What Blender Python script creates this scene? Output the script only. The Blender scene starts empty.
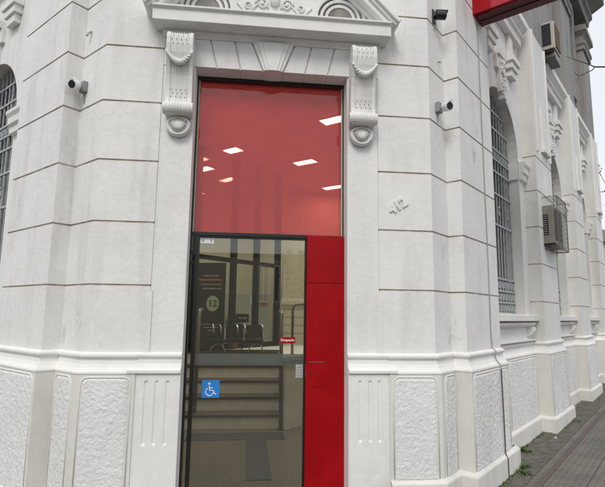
import bpy, bmesh, math, random
from mathutils import Vector, Matrix, noise
random.seed(7)
S = math.sqrt(0.5)
scn = bpy.context.scene
COL = scn.collection
R = math.radians

# ------------------------------------------------------------------ materials
def newmat(name):
    m = bpy.data.materials.new(name); m.use_nodes = True
    nt = m.node_tree
    for n in list(nt.nodes): nt.nodes.remove(n)
    out = nt.nodes.new('ShaderNodeOutputMaterial')
    return m, nt, out
def N(nt, t, **kw):
    n = nt.nodes.new(t)
    for k, v in kw.items():
        if k in n.inputs: n.inputs[k].default_value = v
        else: setattr(n, k, v)
    return n
def noise_tex(nt, co, scale, detail=4, rough=.6, stretch=None):
    if stretch:
        mp = N(nt, 'ShaderNodeMapping'); mp.inputs['Scale'].default_value = stretch
        nt.links.new(co, mp.inputs['Vector']); co = mp.outputs['Vector']
    n = N(nt, 'ShaderNodeTexNoise', Scale=scale, Detail=detail, Roughness=rough)
    nt.links.new(co, n.inputs['Vector']); return n.outputs['Fac']
def ramp(nt, fac, stops):
    r = N(nt, 'ShaderNodeValToRGB')
    e = r.color_ramp.elements
    while len(e) < len(stops): e.new(.5)
    for el, (p, c) in zip(e, stops):
        el.position = p; el.color = (c[0], c[1], c[2], 1) if hasattr(c, '__len__') else (c, c, c, 1)
    nt.links.new(fac, r.inputs['Fac']); return r.outputs['Color']
def mixc(nt, a, b, fac, mode='MIX'):
    m = N(nt, 'ShaderNodeMix', data_type='RGBA', blend_type=mode)
    for s, v in ((6, a), (7, b), (0, fac)):
        if hasattr(v, 'is_linked'): nt.links.new(v, m.inputs[s])
        else: m.inputs[s].default_value = (*v, 1) if hasattr(v, '__len__') else v
    return m.outputs[2]
def math_n(nt, op, a, b):
    m = N(nt, 'ShaderNodeMath', operation=op)
    for i, v in enumerate((a, b)):
        if hasattr(v, 'is_linked'): nt.links.new(v, m.inputs[i])
        else: m.inputs[i].default_value = v
    return m.outputs[0]

def plaster(name, col, rough=.85, bump=.25, grain=220, dirt=.12, dcol=(.36, .33, .29), streak=.5, crack=0, bdist=.004, stains=(), over=None):
    m, nt, out = newmat(name)
    co = N(nt, 'ShaderNodeNewGeometry').outputs['Position']
    big = noise_tex(nt, co, 1.6, 6, .65)
    st = noise_tex(nt, co, 5, 5, .6, (1, 1, .12))
    mot = noise_tex(nt, co, 14, 6, .7)
    c = mixc(nt, col, tuple(x * .88 for x in col), ramp(nt, big, [(.35, 0), (.7, 1)]))
    c = mixc(nt, c, tuple(min(1, x * 1.06) for x in col), ramp(nt, mot, [(.5, 0), (.72, .7)]))
    f = math_n(nt, 'MULTIPLY', ramp(nt, st, [(.52, 0), (.78, 1)]), streak * dirt * 3)
    c = mixc(nt, c, dcol, f)
    spk = noise_tex(nt, co, 60, 3, .6)
    c = mixc(nt, c, dcol, math_n(nt, 'MULTIPLY', ramp(nt, spk, [(.66, 0), (.75, 1)]), dirt * 1.5))
    if crack:
        v = N(nt, 'ShaderNodeTexVoronoi', feature='DISTANCE_TO_EDGE', Scale=1.15)
        w = N(nt, 'ShaderNodeTexNoise', Scale=3.5, Detail=6)
        nt.links.new(co, w.inputs['Vector'])
        va = N(nt, 'ShaderNodeVectorMath', operation='MULTIPLY_ADD')
        va.inputs[1].default_value = (.55, .55, .55)
        nt.links.new(w.outputs['Color'], va.inputs[0]); nt.links.new(co, va.inputs[2])
        nt.links.new(va.outputs[0], v.inputs['Vector'])
        k = math_n(nt, 'MULTIPLY', ramp(nt, v.outputs['Distance'], [(.0, 1), (.0035, 0)]),
                   ramp(nt, noise_tex(nt, co, 2.1, 2), [(.5, 0), (.62, crack)]))
        c = mixc(nt, c, dcol, k)
    if over: c = mixc(nt, c, over, ramp(nt, noise_tex(nt, co, 5.5, 6, .75), [(.46, 0), (.64, .85)]))
    for (px, py, pz, rw, rh, amt) in stains:
        vs = N(nt, 'ShaderNodeVectorMath', operation='SUBTRACT'); vs.inputs[1].default_value = (px, py, pz); nt.links.new(co, vs.inputs[0])
        vm = N(nt, 'ShaderNodeVectorMath', operation='MULTIPLY'); vm.inputs[1].default_value = (1 / rw, 1 / rw, 1 / rh); nt.links.new(vs.outputs[0], vm.inputs[0])
        vl = N(nt, 'ShaderNodeVectorMath', operation='LENGTH'); nt.links.new(vm.outputs[0], vl.inputs[0])
        dd = math_n(nt, 'ADD', vl.outputs['Value'], math_n(nt, 'MULTIPLY', noise_tex(nt, co, 11, 5, .7), 1.5))
        c = mixc(nt, c, (.42, .41, .40), math_n(nt, 'MULTIPLY', ramp(nt, math_n(nt, 'MULTIPLY', dd, .5), [(.48, 1), (.66, 0)]), amt))
    b = N(nt, 'ShaderNodeBsdfPrincipled', Roughness=rough)
    b.inputs['Specular IOR Level'].default_value = .3
    nt.links.new(c, b.inputs['Base Color'])
    bt = math_n(nt, 'ADD', noise_tex(nt, co, grain, 4, .65), math_n(nt, 'MULTIPLY', noise_tex(nt, co, 22, 4, .6), 1.6))
    bp = N(nt, 'ShaderNodeBump', Strength=bump, Distance=bdist)
    nt.links.new(bt, bp.inputs['Height']); nt.links.new(bp.outputs[0], b.inputs['Normal'])
    nt.links.new(b.outputs[0], out.inputs[0]); return m

def simple(name, col, rough=.5, metal=0, var=.12, scale=8, bump=0, spec=.5, coat=0, scuff=None):
    m, nt, out = newmat(name)
    co = N(nt, 'ShaderNodeNewGeometry').outputs['Position']
    f = noise_tex(nt, co, scale, 5, .65)
    c = mixc(nt, tuple(x * (1 - var) for x in col), tuple(min(1, x * (1 + var)) for x in col), ramp(nt, f, [(.3, 0), (.7, 1)]))
    b = N(nt, 'ShaderNodeBsdfPrincipled', Roughness=rough, Metallic=metal)
    b.inputs['Specular IOR Level'].default_value = spec
    if scuff:
        sc1 = ramp(nt, noise_tex(nt, co, 7, 8, .75, (1, 1, .35)), [(.58, 0), (.66, .35)])
        sc2 = ramp(nt, noise_tex(nt, co, 90, 3, .6, (1, 1, .06)), [(.68, 0), (.74, .5)])
        k = math_n(nt, 'MULTIPLY', math_n(nt, 'ADD', sc1, sc2), .55)
        c = mixc(nt, c, scuff, k)
        nt.links.new(math_n(nt, 'ADD', math_n(nt, 'MULTIPLY', f, .35), rough - .12), b.inputs['Roughness'])
    if coat: b.inputs['Coat Weight'].default_value = coat
    nt.links.new(c, b.inputs['Base Color'])
    if bump:
        bp = N(nt, 'ShaderNodeBump', Strength=bump, Distance=.004)
        nt.links.new(noise_tex(nt, co, scale * 8, 4), bp.inputs['Height']); nt.links.new(bp.outputs[0], b.inputs['Normal'])
    nt.links.new(b.outputs[0], out.inputs[0]); return m

def glass_mat(name, tint=(.92, .94, .9), film=None, film_fac=0, gloss=1.0, ior=1.5):
    """pane: tinted see-through sheet, optional coloured film, fresnel reflection on both sides"""
    m, nt, out = newmat(name)
    tr = N(nt, 'ShaderNodeBsdfTransparent'); tr.inputs['Color'].default_value = (*tint, 1)
    sh = tr.outputs[0]
    if film:
        d = N(nt, 'ShaderNodeBsdfDiffuse'); d.inputs['Color'].default_value = (*film, 1)
        t2 = N(nt, 'ShaderNodeBsdfTranslucent'); t2.inputs['Color'].default_value = (*film, 1)
        mx0 = N(nt, 'ShaderNodeMixShader', Fac=.35)
        nt.links.new(d.outputs[0], mx0.inputs[1]); nt.links.new(t2.outputs[0], mx0.inputs[2])
        mx = N(nt, 'ShaderNodeMixShader', Fac=film_fac)
        nt.links.new(sh, mx.inputs[1]); nt.links.new(mx0.outputs[0], mx.inputs[2]); sh = mx.outputs[0]
    g = N(nt, 'ShaderNodeBsdfGlossy', Roughness=.0); g.inputs['Color'].default_value = (1, 1, 1, 1)
    lw = N(nt, 'ShaderNodeFresnel', IOR=ior)
    f = math_n(nt, 'MULTIPLY', lw.outputs[0], gloss)
    mx = N(nt, 'ShaderNodeMixShader')
    nt.links.new(f, mx.inputs[0]); nt.links.new(sh, mx.inputs[1]); nt.links.new(g.outputs[0], mx.inputs[2])
    nt.links.new(mx.outputs[0], out.inputs[0]); return m

def emit_mat(name, col, strength):
    m, nt, out = newmat(name)
    e = N(nt, 'ShaderNodeEmission', Strength=strength); e.inputs['Color'].default_value = (*col, 1)
    nt.links.new(e.outputs[0], out.inputs[0]); return m

W = (.805, .80, .778)
M = {}
M['wall'] = plaster('white_painted_plaster', W, bump=.4, dirt=.19, crack=.5, bdist=.007, stains=[(2.198, 0.445, 3.320, 0.120, 0.240, 0.450), (2.283, 0.530, 3.620, 0.070, 0.160, 0.300), (-2.018, 0.252, 3.920, 0.060, 0.220, 0.350), (1.700, 0.160, 2.200, 0.050, 0.250, 0.300), (2.127, 0.374, 4.900, 0.200, 0.300, 0.200), (-1.800, 0.260, 1.400, 0.090, 0.220, 0.400), (1.780, 0.240, 1.380, 0.070, 0.200, 0.350), (-2.477, 0.711, 2.600, 0.160, 0.300, 0.180), (1.250, 0.000, 3.100, 0.250, 0.300, 0.120), (-1.300, 0.000, 2.200, 0.200, 0.300, 0.120)])
M['side'] = plaster('shaded_side_plaster', (.70, .69, .655), bump=.35, dirt=.18)  # darker copy of the wall plaster, shade of returns and reveals put into colour
M['trim'] = plaster('white_trim_plaster', (.80, .79, .76), bump=.15, dirt=.10)
M['rough'] = plaster('roughcast_plaster', (.83, .825, .815), bump=.6, grain=90, dirt=.14, dcol=(.3, .29, .28), bdist=.014)
M['margin'] = plaster('plinth_margin_plaster', (.72, .705, .66), bump=.25, dirt=.22, dcol=(.33, .31, .27))
M['orn'] = plaster('ornament_plaster', (.77, .76, .735), bump=.2, dirt=.22)
M['dirt'] = plaster('joint_dirt', (.48, .415, .34), bump=.3, dirt=.3, over=(.66, .64, .60))
M['cement'] = plaster('bare_grey_cement', (.33, .32, .31), bump=.5, dirt=.35, dcol=(.16, .15, .14), streak=.9)
M['cementdk'] = plaster('weathered_cement_and_shade', (.30, .285, .26), bump=.5, dirt=.35, dcol=(.1, .09, .08), streak=.9)
M['black'] = simple('black_aluminium', (.012, .012, .014), .35)
M['red'] = simple('red_panel_paint', (.32, .001, .004), .36, var=.16, scale=3, bump=.05, spec=.2, scuff=(.34, .012, .014))
M['reddk'] = simple('red_sign_paint', (.42, .012, .03), .38, var=.1)
M['redshadow'] = simple('dark_red_latch_and_shade', (.10, .008, .012), .5)  # latch colour, also the painted shade under the sign
M['steel'] = simple('brushed_steel', (.22, .22, .21), .4, .8)
M['chrome'] = simple('chrome', (.62, .62, .62), .18, 1)
M['iron'] = simple('grey_painted_iron', (.40, .42, .42), .55, .2, var=.25, scale=20)
M['darkpane'] = simple('dark_window_pane', (.02, .022, .024), .12, var=.3, scale=2)
M['camwhite'] = simple('white_camera_plastic', (.78, .78, .77), .4)
M['camblack'] = simple('black_camera_plastic', (.010, .010, .011), .35)
M['camgrey2'] = simple('pale_grey_keys', (.24, .24, .25), .5)
M['platewhite'] = simple('keypad_plate', (.42, .42, .43), .5)
M['camgrey'] = simple('grey_junction_box', (.25, .25, .25), .5)
M['acbeige'] = simple('beige_ac_casing', (.25, .22, .18), .5, var=.2, bump=.1)
M['aclight'] = simple('cream_ac_casing', (.46, .43, .36), .5, var=.2, bump=.1)
M['acdark'] = simple('dark_ac_louvre', (.018, .022, .03), .45)
M['acbrown'] = simple('rusty_brown_fins', (.12, .08, .05), .7, var=.4, scale=30)
M['cage'] = simple('rusty_grey_wire', (.2, .19, .175), .6, .3)
M['cable'] = simple('grey_cable', (.34, .33, .32), .6)
M['cabledk'] = simple('dark_cable', (.09, .075, .065), .7)
M['blue'] = simple('blue_sticker', (.02, .22, .62), .4, var=.05)
M['white'] = simple('white_print', (.75, .75, .75), .5, var=.03)
M['orange'] = simple('orange_print', (.5, .22, .04), .5)
M['greenish'] = simple('pale_green_print', (.42, .48, .33), .5)
M['dkgreen'] = simple('dark_green_print', (.02, .07, .03), .5)
M['greyink'] = simple('grey_print', (.35, .35, .34), .5)
M['frost'] = glass_mat('frosted_band', (.55, .57, .53), (.45, .48, .46), .24, .6)
M['glass'] = glass_mat('clear_door_glass', (.87, .87, .83), (.5, .52, .5), .022, 1.5)
M['sideglass'] = glass_mat('partition_glass', (.94, .95, .94), gloss=.25)
M['redglass'] = glass_mat('red_film_glass', (.92, .44, .38), (.74, .085, .085), .44, 1.25)
M['cream'] = simple('cream_lobby_wall', (.52, .49, .36), .7, var=.06, scale=3)
M['creamdk'] = simple('cream_reflection_line', (.2, .18, .13), .8)
M['greywall'] = simple('grey_lobby_wall', (.36, .36, .34), .7)
M['seat'] = simple('dark_seat', (.018, .016, .013), .7, spec=.2)
M['navy'] = simple('navy_frame', (.006, .007, .012), .5, spec=.25)
M['lobbywhite'] = simple('white_riser', (.78, .77, .72), .6, var=.12)
M['tread'] = simple('brown_granite_tread', (.11, .085, .055), .5, var=.35, scale=40)
M['lamp'] = emit_mat('lit_fluorescent_diffuser', (1, .965, .89), 66)
M['tyglow'] = simple('white_light_tray', (.7, .7, .66), .5)
M['bark'] = simple('brown_bark', (.085, .055, .045), .85, var=.3, scale=25)
M['leaf'] = simple('weed_leaf', (.075, .13, .03), .6, var=.5, scale=40)
M['leaf2'] = simple('street_tree_leaf', (.06, .09, .03), .6, var=.5, scale=12)
M['bud'] = simple('brown_bud', (.30, .19, .12), .7)
M['far'] = plaster('far_plaster', (.55, .54, .52), bump=.2)
M['opp'] = plaster('ochre_plaster', (.5, .45, .33), bump=.2)
M['roof'] = simple('roof_tile', (.2, .09, .06), .8)

# speckled lobby floor
def speckle():
    m, nt, out = newmat('speckled_granite_floor')
    co = N(nt, 'ShaderNodeNewGeometry').outputs['Position']
    f = noise_tex(nt, co, 55, 5, .8)
    c = ramp(nt, f, [(.3, (.035, .03, .022)), (.5, (.15, .13, .10)), (.68, (.34, .31, .24))])
    b = N(nt, 'ShaderNodeBsdfPrincipled', Roughness=.35); nt.links.new(c, b.inputs['Base Color'])
    nt.links.new(b.outputs[0], out.inputs[0]); return m
M['speckle'] = speckle()
def tactile():
    m, nt, out = newmat('dark_tactile_rubber')
    co = N(nt, 'ShaderNodeNewGeometry').outputs['Position']
    w = N(nt, 'ShaderNodeTexWave', Scale=16, Distortion=0, bands_direction='X'); nt.links.new(co, w.inputs['Vector'])
    c = ramp(nt, w.outputs['Fac'], [(.3, .035), (.7, .07)])
    b = N(nt, 'ShaderNodeBsdfPrincipled', Roughness=.6); nt.links.new(c, b.inputs['Base Color'])
    nt.links.new(b.outputs[0], out.inputs[0]); return m
M['tactile'] = tactile()
def ceiling():
    m, nt, out = newmat('ceiling_tile_grid')
    co = N(nt, 'ShaderNodeNewGeometry').outputs['Position']
    mp = N(nt, 'ShaderNodeMapping'); mp.inputs['Rotation'].default_value = (0, 0, R(38)); nt.links.new(co, mp.inputs['Vector'])
    br = N(nt, 'ShaderNodeTexBrick', offset=0.0, Scale=1.0)
    br.inputs['Color1'].default_value = (.68, .66, .6, 1); br.inputs['Color2'].default_value = (.62, .6, .55, 1)
    br.inputs['Mortar'].default_value = (.03, .03, .03, 1); br.inputs['Mortar Size'].default_value = .02
    br.inputs['Brick Width'].default_value = .62; br.inputs['Row Height'].default_value = .62
    nt.links.new(mp.outputs[0], br.inputs['Vector'])
    b = N(nt, 'ShaderNodeBsdfPrincipled', Roughness=.7); nt.links.new(br.outputs['Color'], b.inputs['Base Color'])
    nt.links.new(b.outputs[0], out.inputs[0]); return m
M['ceil'] = ceiling()
def paving():
    m, nt, out = newmat('ribbed_pavement_tiles')
    g = N(nt, 'ShaderNodeNewGeometry').outputs['Position']
    mp = N(nt, 'ShaderNodeMapping'); mp.inputs['Rotation'].default_value = (0, 0, R(-45)); nt.links.new(g, mp.inputs['Vector'])
    co = mp.outputs[0]
    br = N(nt, 'ShaderNodeTexBrick', offset=0.0, Scale=1.0)
    br.inputs['Color1'].default_value = (.165, .152, .13, 1); br.inputs['Color2'].default_value = (.15, .138, .118, 1)
    br.inputs['Mortar'].default_value = (.07, .064, .055, 1); br.inputs['Mortar Size'].default_value = .006
    br.inputs['Brick Width'].default_value = .4; br.inputs['Row Height'].default_value = .4
    nt.links.new(co, br.inputs['Vector'])
    w = N(nt, 'ShaderNodeTexWave', Scale=5.2, Distortion=.4, bands_direction='Y'); w.inputs['Detail'].default_value = 2
    nt.links.new(co, w.inputs['Vector'])
    c = mixc(nt, br.outputs['Color'], (.05, .046, .04), math_n(nt, 'MULTIPLY', ramp(nt, w.outputs['Fac'], [(.0, 1), (.35, 0)]), .2))
    big = noise_tex(nt, g, 1.3, 6, .7)
    c = mixc(nt, c, (.05, .05, .042), ramp(nt, big, [(.45, 0), (.75, .75)]))
    sm = noise_tex(nt, g, 25, 5, .7)
    c = mixc(nt, c, (.2, .19, .17), ramp(nt, sm, [(.55, 0), (.8, .45)]))
    b = N(nt, 'ShaderNodeBsdfPrincipled', Roughness=.75); nt.links.new(c, b.inputs['Base Color'])
    bp = N(nt, 'ShaderNodeBump', Strength=.5, Distance=.006)
    nt.links.new(math_n(nt, 'ADD', w.outputs['Fac'], math_n(nt, 'MULTIPLY', sm, .8)), bp.inputs['Height']); nt.links.new(bp.outputs[0], b.inputs['Normal'])
    nt.links.new(b.outputs[0], out.inputs[0]); return m
M['pave'] = paving()
M['moss'] = simple('mossy_dark_strip', (.105, .10, .078), .85, var=.45, scale=9, bump=.4)
M['redline'] = simple('dark_red_tile_line', (.105, .083, .072), .75, var=.3, scale=20)
M['asphalt'] = simple('asphalt', (.05, .05, .05), .85, var=.25, scale=30, bump=.4)
M['kerb'] = simple('kerb_stone', (.22, .21, .2), .8, var=.2, bump=.3)

# ------------------------------------------------------------------ mesh builder
class MB:
    def __init__(s): s.v = []; s.f = []; s.mi = []
    def add(s, verts, faces, mi=0):
        o = len(s.v); s.v += [tuple(p) for p in verts]
        for f in faces: s.f.append([i + o for i in f]); s.mi.append(mi)
        return s
    def box(s, fr, u0, u1, o0, o1, z0, z1, mi=0):
        p = [fr(u, o, z) for z in (z0, z1) for o in (o0, o1) for u in (u0, u1)]
        return s.add(p, [(0, 1, 3, 2), (4, 6, 7, 5), (0, 4, 5, 1), (2, 3, 7, 6), (0, 2, 6, 4), (1, 5, 7, 3)], mi)
    def prism(s, fr, poly, o0, o1, mi=0):           # polygon in (u, z), thickness along out
        n = len(poly)
        p = [fr(u, o0, z) for u, z in poly] + [fr(u, o1, z) for u, z in poly]
        return s.add(p, [list(range(n))[::-1], list(range(n, 2 * n))] + [(i, (i + 1) % n, n + (i + 1) % n, n + i) for i in range(n)], mi)
    def side(s, fr, poly, u0, u1, mi=0):            # polygon in (out, z), extruded along u
        n = len(poly)
        p = [fr(u0, o, z) for o, z in poly] + [fr(u1, o, z) for o, z in poly]
        return s.add(p, [list(range(n))[::-1], list(range(n, 2 * n))] + [(i, (i + 1) % n, n + (i + 1) % n, n + i) for i in range(n)], mi)
    def sweep(s, path, prof, right=True, mis=None, caps=False):
        P = [Vector((a[0], a[1])) for a in path]; n = len(P)
        nor = []
        for i in range(n - 1):
            d = (P[i + 1] - P[i]).normalized()
            nor.append(Vector((d.y, -d.x)) if right else Vector((-d.y, d.x)))
        mit = []
        for i in range(n):
            if i == 0: mit.append(nor[0])
            elif i == n - 1: mit.append(nor[-1])
            else: mit.append((nor[i - 1] + nor[i]) / max(.2, 1 + nor[i - 1].dot(nor[i])))
        k = len(prof)
        vs = [(P[i].x + mit[i].x * o, P[i].y + mit[i].y * o, z) for i in range(n) for o, z in prof]
        b = len(s.v); s.v += vs
        for i in range(n - 1):
            for j in range(k - 1):
                s.f.append([b + i * k + j, b + i * k + j + 1, b + (i + 1) * k + j + 1, b + (i + 1) * k + j])
                m = mis(i, j) if mis else 0
                s.mi.append(m)
        if caps:
            s.f.append([b + j for j in range(k)]); s.mi.append(0)
            s.f.append([b + (n - 1) * k + j for j in range(k)][::-1]); s.mi.append(0)
        return s
    def tube(s, pts, r, n=8, mi=0):
        pts = [Vector(p) for p in pts]; m = len(pts)
        rs = r if hasattr(r, '__len__') else [r] * m
        up = None; rings = []
        for i in range(m):
            d = (pts[min(i + 1, m - 1)] - pts[max(i - 1, 0)]).normalized()
            if up is None:
                up = d.orthogonal().normalized()
            up = (up - d * up.dot(d))
            up = up.normalized() if up.length > 1e-6 else d.orthogonal().normalized()
            w = d.cross(up)
            rings.append([pts[i] + (up * math.cos(a) + w * math.sin(a)) * rs[i] for a in [2 * math.pi * q / n for q in range(n)]])
        vs = [p for rg in rings for p in rg]
        fs = [(i * n + q, i * n + (q + 1) % n, (i + 1) * n + (q + 1) % n, (i + 1) * n + q) for i in range(m - 1) for q in range(n)]
        fs += [list(range(n))[::-1], [(m - 1) * n + q for q in range(n)]]
        return s.add(vs, fs, mi)
    def cyl(s, a, b, r, n=16, mi=0): return s.tube([a, b], r, n, mi)
    def ball(s, c, rx, ry, rz, n=8, mi=0, rot=None):
        c = Vector(c); vs = []; fs = []
        h = n // 2
        for i in range(h + 1):
            t = math.pi * i / h
            for q in range(n):
                a = 2 * math.pi * q / n
                p = Vector((rx * math.sin(t) * math.cos(a), ry * math.sin(t) * math.sin(a), rz * math.cos(t)))
                if rot: p = rot @ p
                vs.append(c + p)
        fs = [(i * n + q, i * n + (q + 1) % n, (i + 1) * n + (q + 1) % n, (i + 1) * n + q) for i in range(h) for q in range(n)]
        return s.add(vs, fs, mi)
    def build(s, name, mats, parent=None, smooth=False, bevel=0, loc=None):
        me = bpy.data.meshes.new(name)
        mats = mats if isinstance(mats, (list, tuple)) else [mats]
        pin = Vector(loc) if loc else Vector((0, 0, 0))
        me.from_pydata([tuple(Vector(p) - pin) for p in s.v], [], s.f)
        for m in mats: me.materials.append(M[m] if isinstance(m, str) else m)
        for p, i in zip(me.polygons, s.mi): p.material_index = i
        bm = bmesh.new(); bm.from_mesh(me)
        bmesh.ops.remove_doubles(bm, verts=bm.verts, dist=1e-5)
        bmesh.ops.recalc_face_normals(bm, faces=bm.faces)
        bm.to_mesh(me); bm.free()
        if smooth:
            for p in me.polygons: p.use_smooth = True
        o = bpy.data.objects.new(name, me); COL.objects.link(o)
        o.location = pin
        if parent:
            o.parent = parent
            w = Vector((0, 0, 0)); q = parent
            while q: w += q.location; q = q.parent
            o.location = pin - w
        if bevel:
            b = o.modifiers.new('bevel', 'BEVEL'); b.width = bevel; b.segments = 2; b.limit_method = 'ANGLE'; b.angle_limit = R(40)
        if smooth == 'auto':
            b = o.modifiers.new('wn', 'WEIGHTED_NORMAL')
        return o

def frame(ox, oy, ux, uy, nx, ny):
    return lambda u, o, z: (ox + ux * u + nx * o, oy + uy * u + ny * o, z)
FF = frame(0, 0, 1, 0, 0, -1)
A1 = (-1.54, 0); A2 = (-1.834, .294); A3 = (-1.947, .181)
B1 = (1.54, 0); B2 = (1.809, .269); B3 = (1.915, .162)
FR = frame(B3[0], B3[1], S, S, S, -S)
FL = frame(A3[0], A3[1], -S, S, -S, -S)
def xy(fr, u, o): p = fr(u, o, 0); return (p[0], p[1])

def tag(o, label, cat, group=None, kind=None):
    if label: o['label'] = label
    if cat: o['category'] = cat
    if group: o['group'] = group
    if kind: o['kind'] = kind
    return o
def thing(name, label, cat, loc=(0, 0, 0), group=None):
    o = bpy.data.objects.new(name, None); o.empty_display_size = .1; COL.objects.link(o); o.location = loc
    return tag(o, label, cat, group)
def struct(name, mb, mats, **k):
    o = mb.build(name, mats, **k); o['kind'] = 'structure'; return o

def text_mesh(name, body, size, mat, parent, matrix, extrude=.002, bold=0, align='LEFT'):
    cu = bpy.data.curves.new(name, 'FONT'); cu.body = body; cu.size = size; cu.extrude = extrude; cu.offset = bold
    cu.align_x = align
    t = bpy.data.objects.new('tmp_text', cu); COL.objects.link(t)
    dg = bpy.context.evaluated_depsgraph_get()
    me = bpy.data.meshes.new_from_object(t.evaluated_get(dg))
    bpy.data.objects.remove(t)
    me.name = name; me.materials.clear(); me.materials.append(M[mat]); me.transform(matrix)
    o = bpy.data.objects.new(name, me); COL.objects.link(o)
    if parent:
        o.parent = parent
        w = Vector((0, 0, 0)); q = parent
        while q: w += q.location; q = q.parent
        o.location = -w
    return o
def txm(x, y, z, rot=0):     # text in the xz plane facing -y
    return Matrix.Translation((x, y, z)) @ Matrix.Rotation(rot, 4, Vector((0, -1, 0))) @ Matrix.Rotation(R(90), 4, 'X')

# ------------------------------------------------------------------ the corner building
BLD = thing('corner_building', 'old white plastered corner building with red glazed entrance, carved brackets and roughcast plinth', 'building')
JZ = [1.834, 2.391, 2.952, 3.509, 4.048, 4.5675, 5.09, 5.61]
ZB = 1.245; ZP = 6.2; ZT = 11.2

def joint_prof(z0, z1, joints, top=True):
    pr = [(0, z0)]; dirt = []
    for z in joints:
        if z0 + .05 < z < z1 - .02:
            pr.append((0, z - .009)); dirt.append(len(pr) - 1)
            pr.append((-.009, z - .004)); dirt.append(len(pr) - 1)
            pr.append((-.009, z + .004)); dirt.append(len(pr) - 1)
            pr.append((0, z + .009))
    pr.append((0, z1))
    return pr, set(dirt)
def rusticated(name, path, right, z0, z1, joints, mats, mi_of=None, parent=BLD):
    pr, dirt = joint_prof(z0, z1, joints)
    mb = MB(); mb.sweep(path, pr, right, lambda i, j: 1 if j in dirt else (mi_of(i) if mi_of else 0))
    return mb.build(name, mats, parent)

PIER = [(3.12, 4.15), (6.1, 7.05), (8.8, 9.75)]
REC = -.185
# corner walls with their notches and the first piers, upper part bare cement at the right only
for fr, right, C in ((FR, True, (B1, B2, B3)), (FL, False, (A1, A2, A3))):
    sg = 1 if right else -1
    path = [(sg * 1.02, .03), (sg * 1.02, 0), *C, xy(fr, 1.02, 0), xy(fr, 1.02, REC)]
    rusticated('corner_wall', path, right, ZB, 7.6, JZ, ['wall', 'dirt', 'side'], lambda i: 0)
    MB().sweep([path[1], *path[2:]], [(0, 7.6), (0, ZT)], right).build('upper_wall', 'cement', BLD)

def pier(fr, right, u0, u1, far=False):
    path = [xy(fr, u0, REC), xy(fr, u0, 0), xy(fr, u1, 0), xy(fr, u1, REC)]
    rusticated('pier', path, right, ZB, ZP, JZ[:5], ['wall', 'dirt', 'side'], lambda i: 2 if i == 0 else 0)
    mb = MB(); mb.sweep(path, [(0, ZP), (-.012, ZP + .01), (-.012, 9.1)], right); mb.build('upper_pier', 'cement', BLD)
    # raised tablet with its small foot block, slim raised border above the last joint
    t = MB(); t.box(fr, u0 + .42, u0 + .8, .0, .035, 4.3, 4.95); t.box(fr, u0 + .40, u0 + .82, 0, .06, 4.21, 4.3)
    t.box(fr, u0 + .10, u0 + .14, 0, .03, 4.15, ZP - .02)
    t.box(fr, u0 + .93, u0 + .97, 0, .03, 4.15, ZP - .02)
    t.build('tablet', 'trim', BLD, bevel=.006)
    # capital
    cp = MB(); cp.sweep(path, [(-.012, 8.4), (.03, 8.4), (.03, 8.5), (.06, 8.54), (.06, 8.62), (.0, 8.64), (.0, 8.78), (.06, 8.86), (.1, 8.88), (.1, 9.02), (-.02, 9.04)], right)
    cp.build('capital', 'cementdk', BLD)

def arc(c, r, zc, n=20): return [(c + r * math.cos(math.pi * (1 - k / n)), zc + r * math.sin(math.pi * (1 - k / n))) for k in range(n + 1)]

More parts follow.
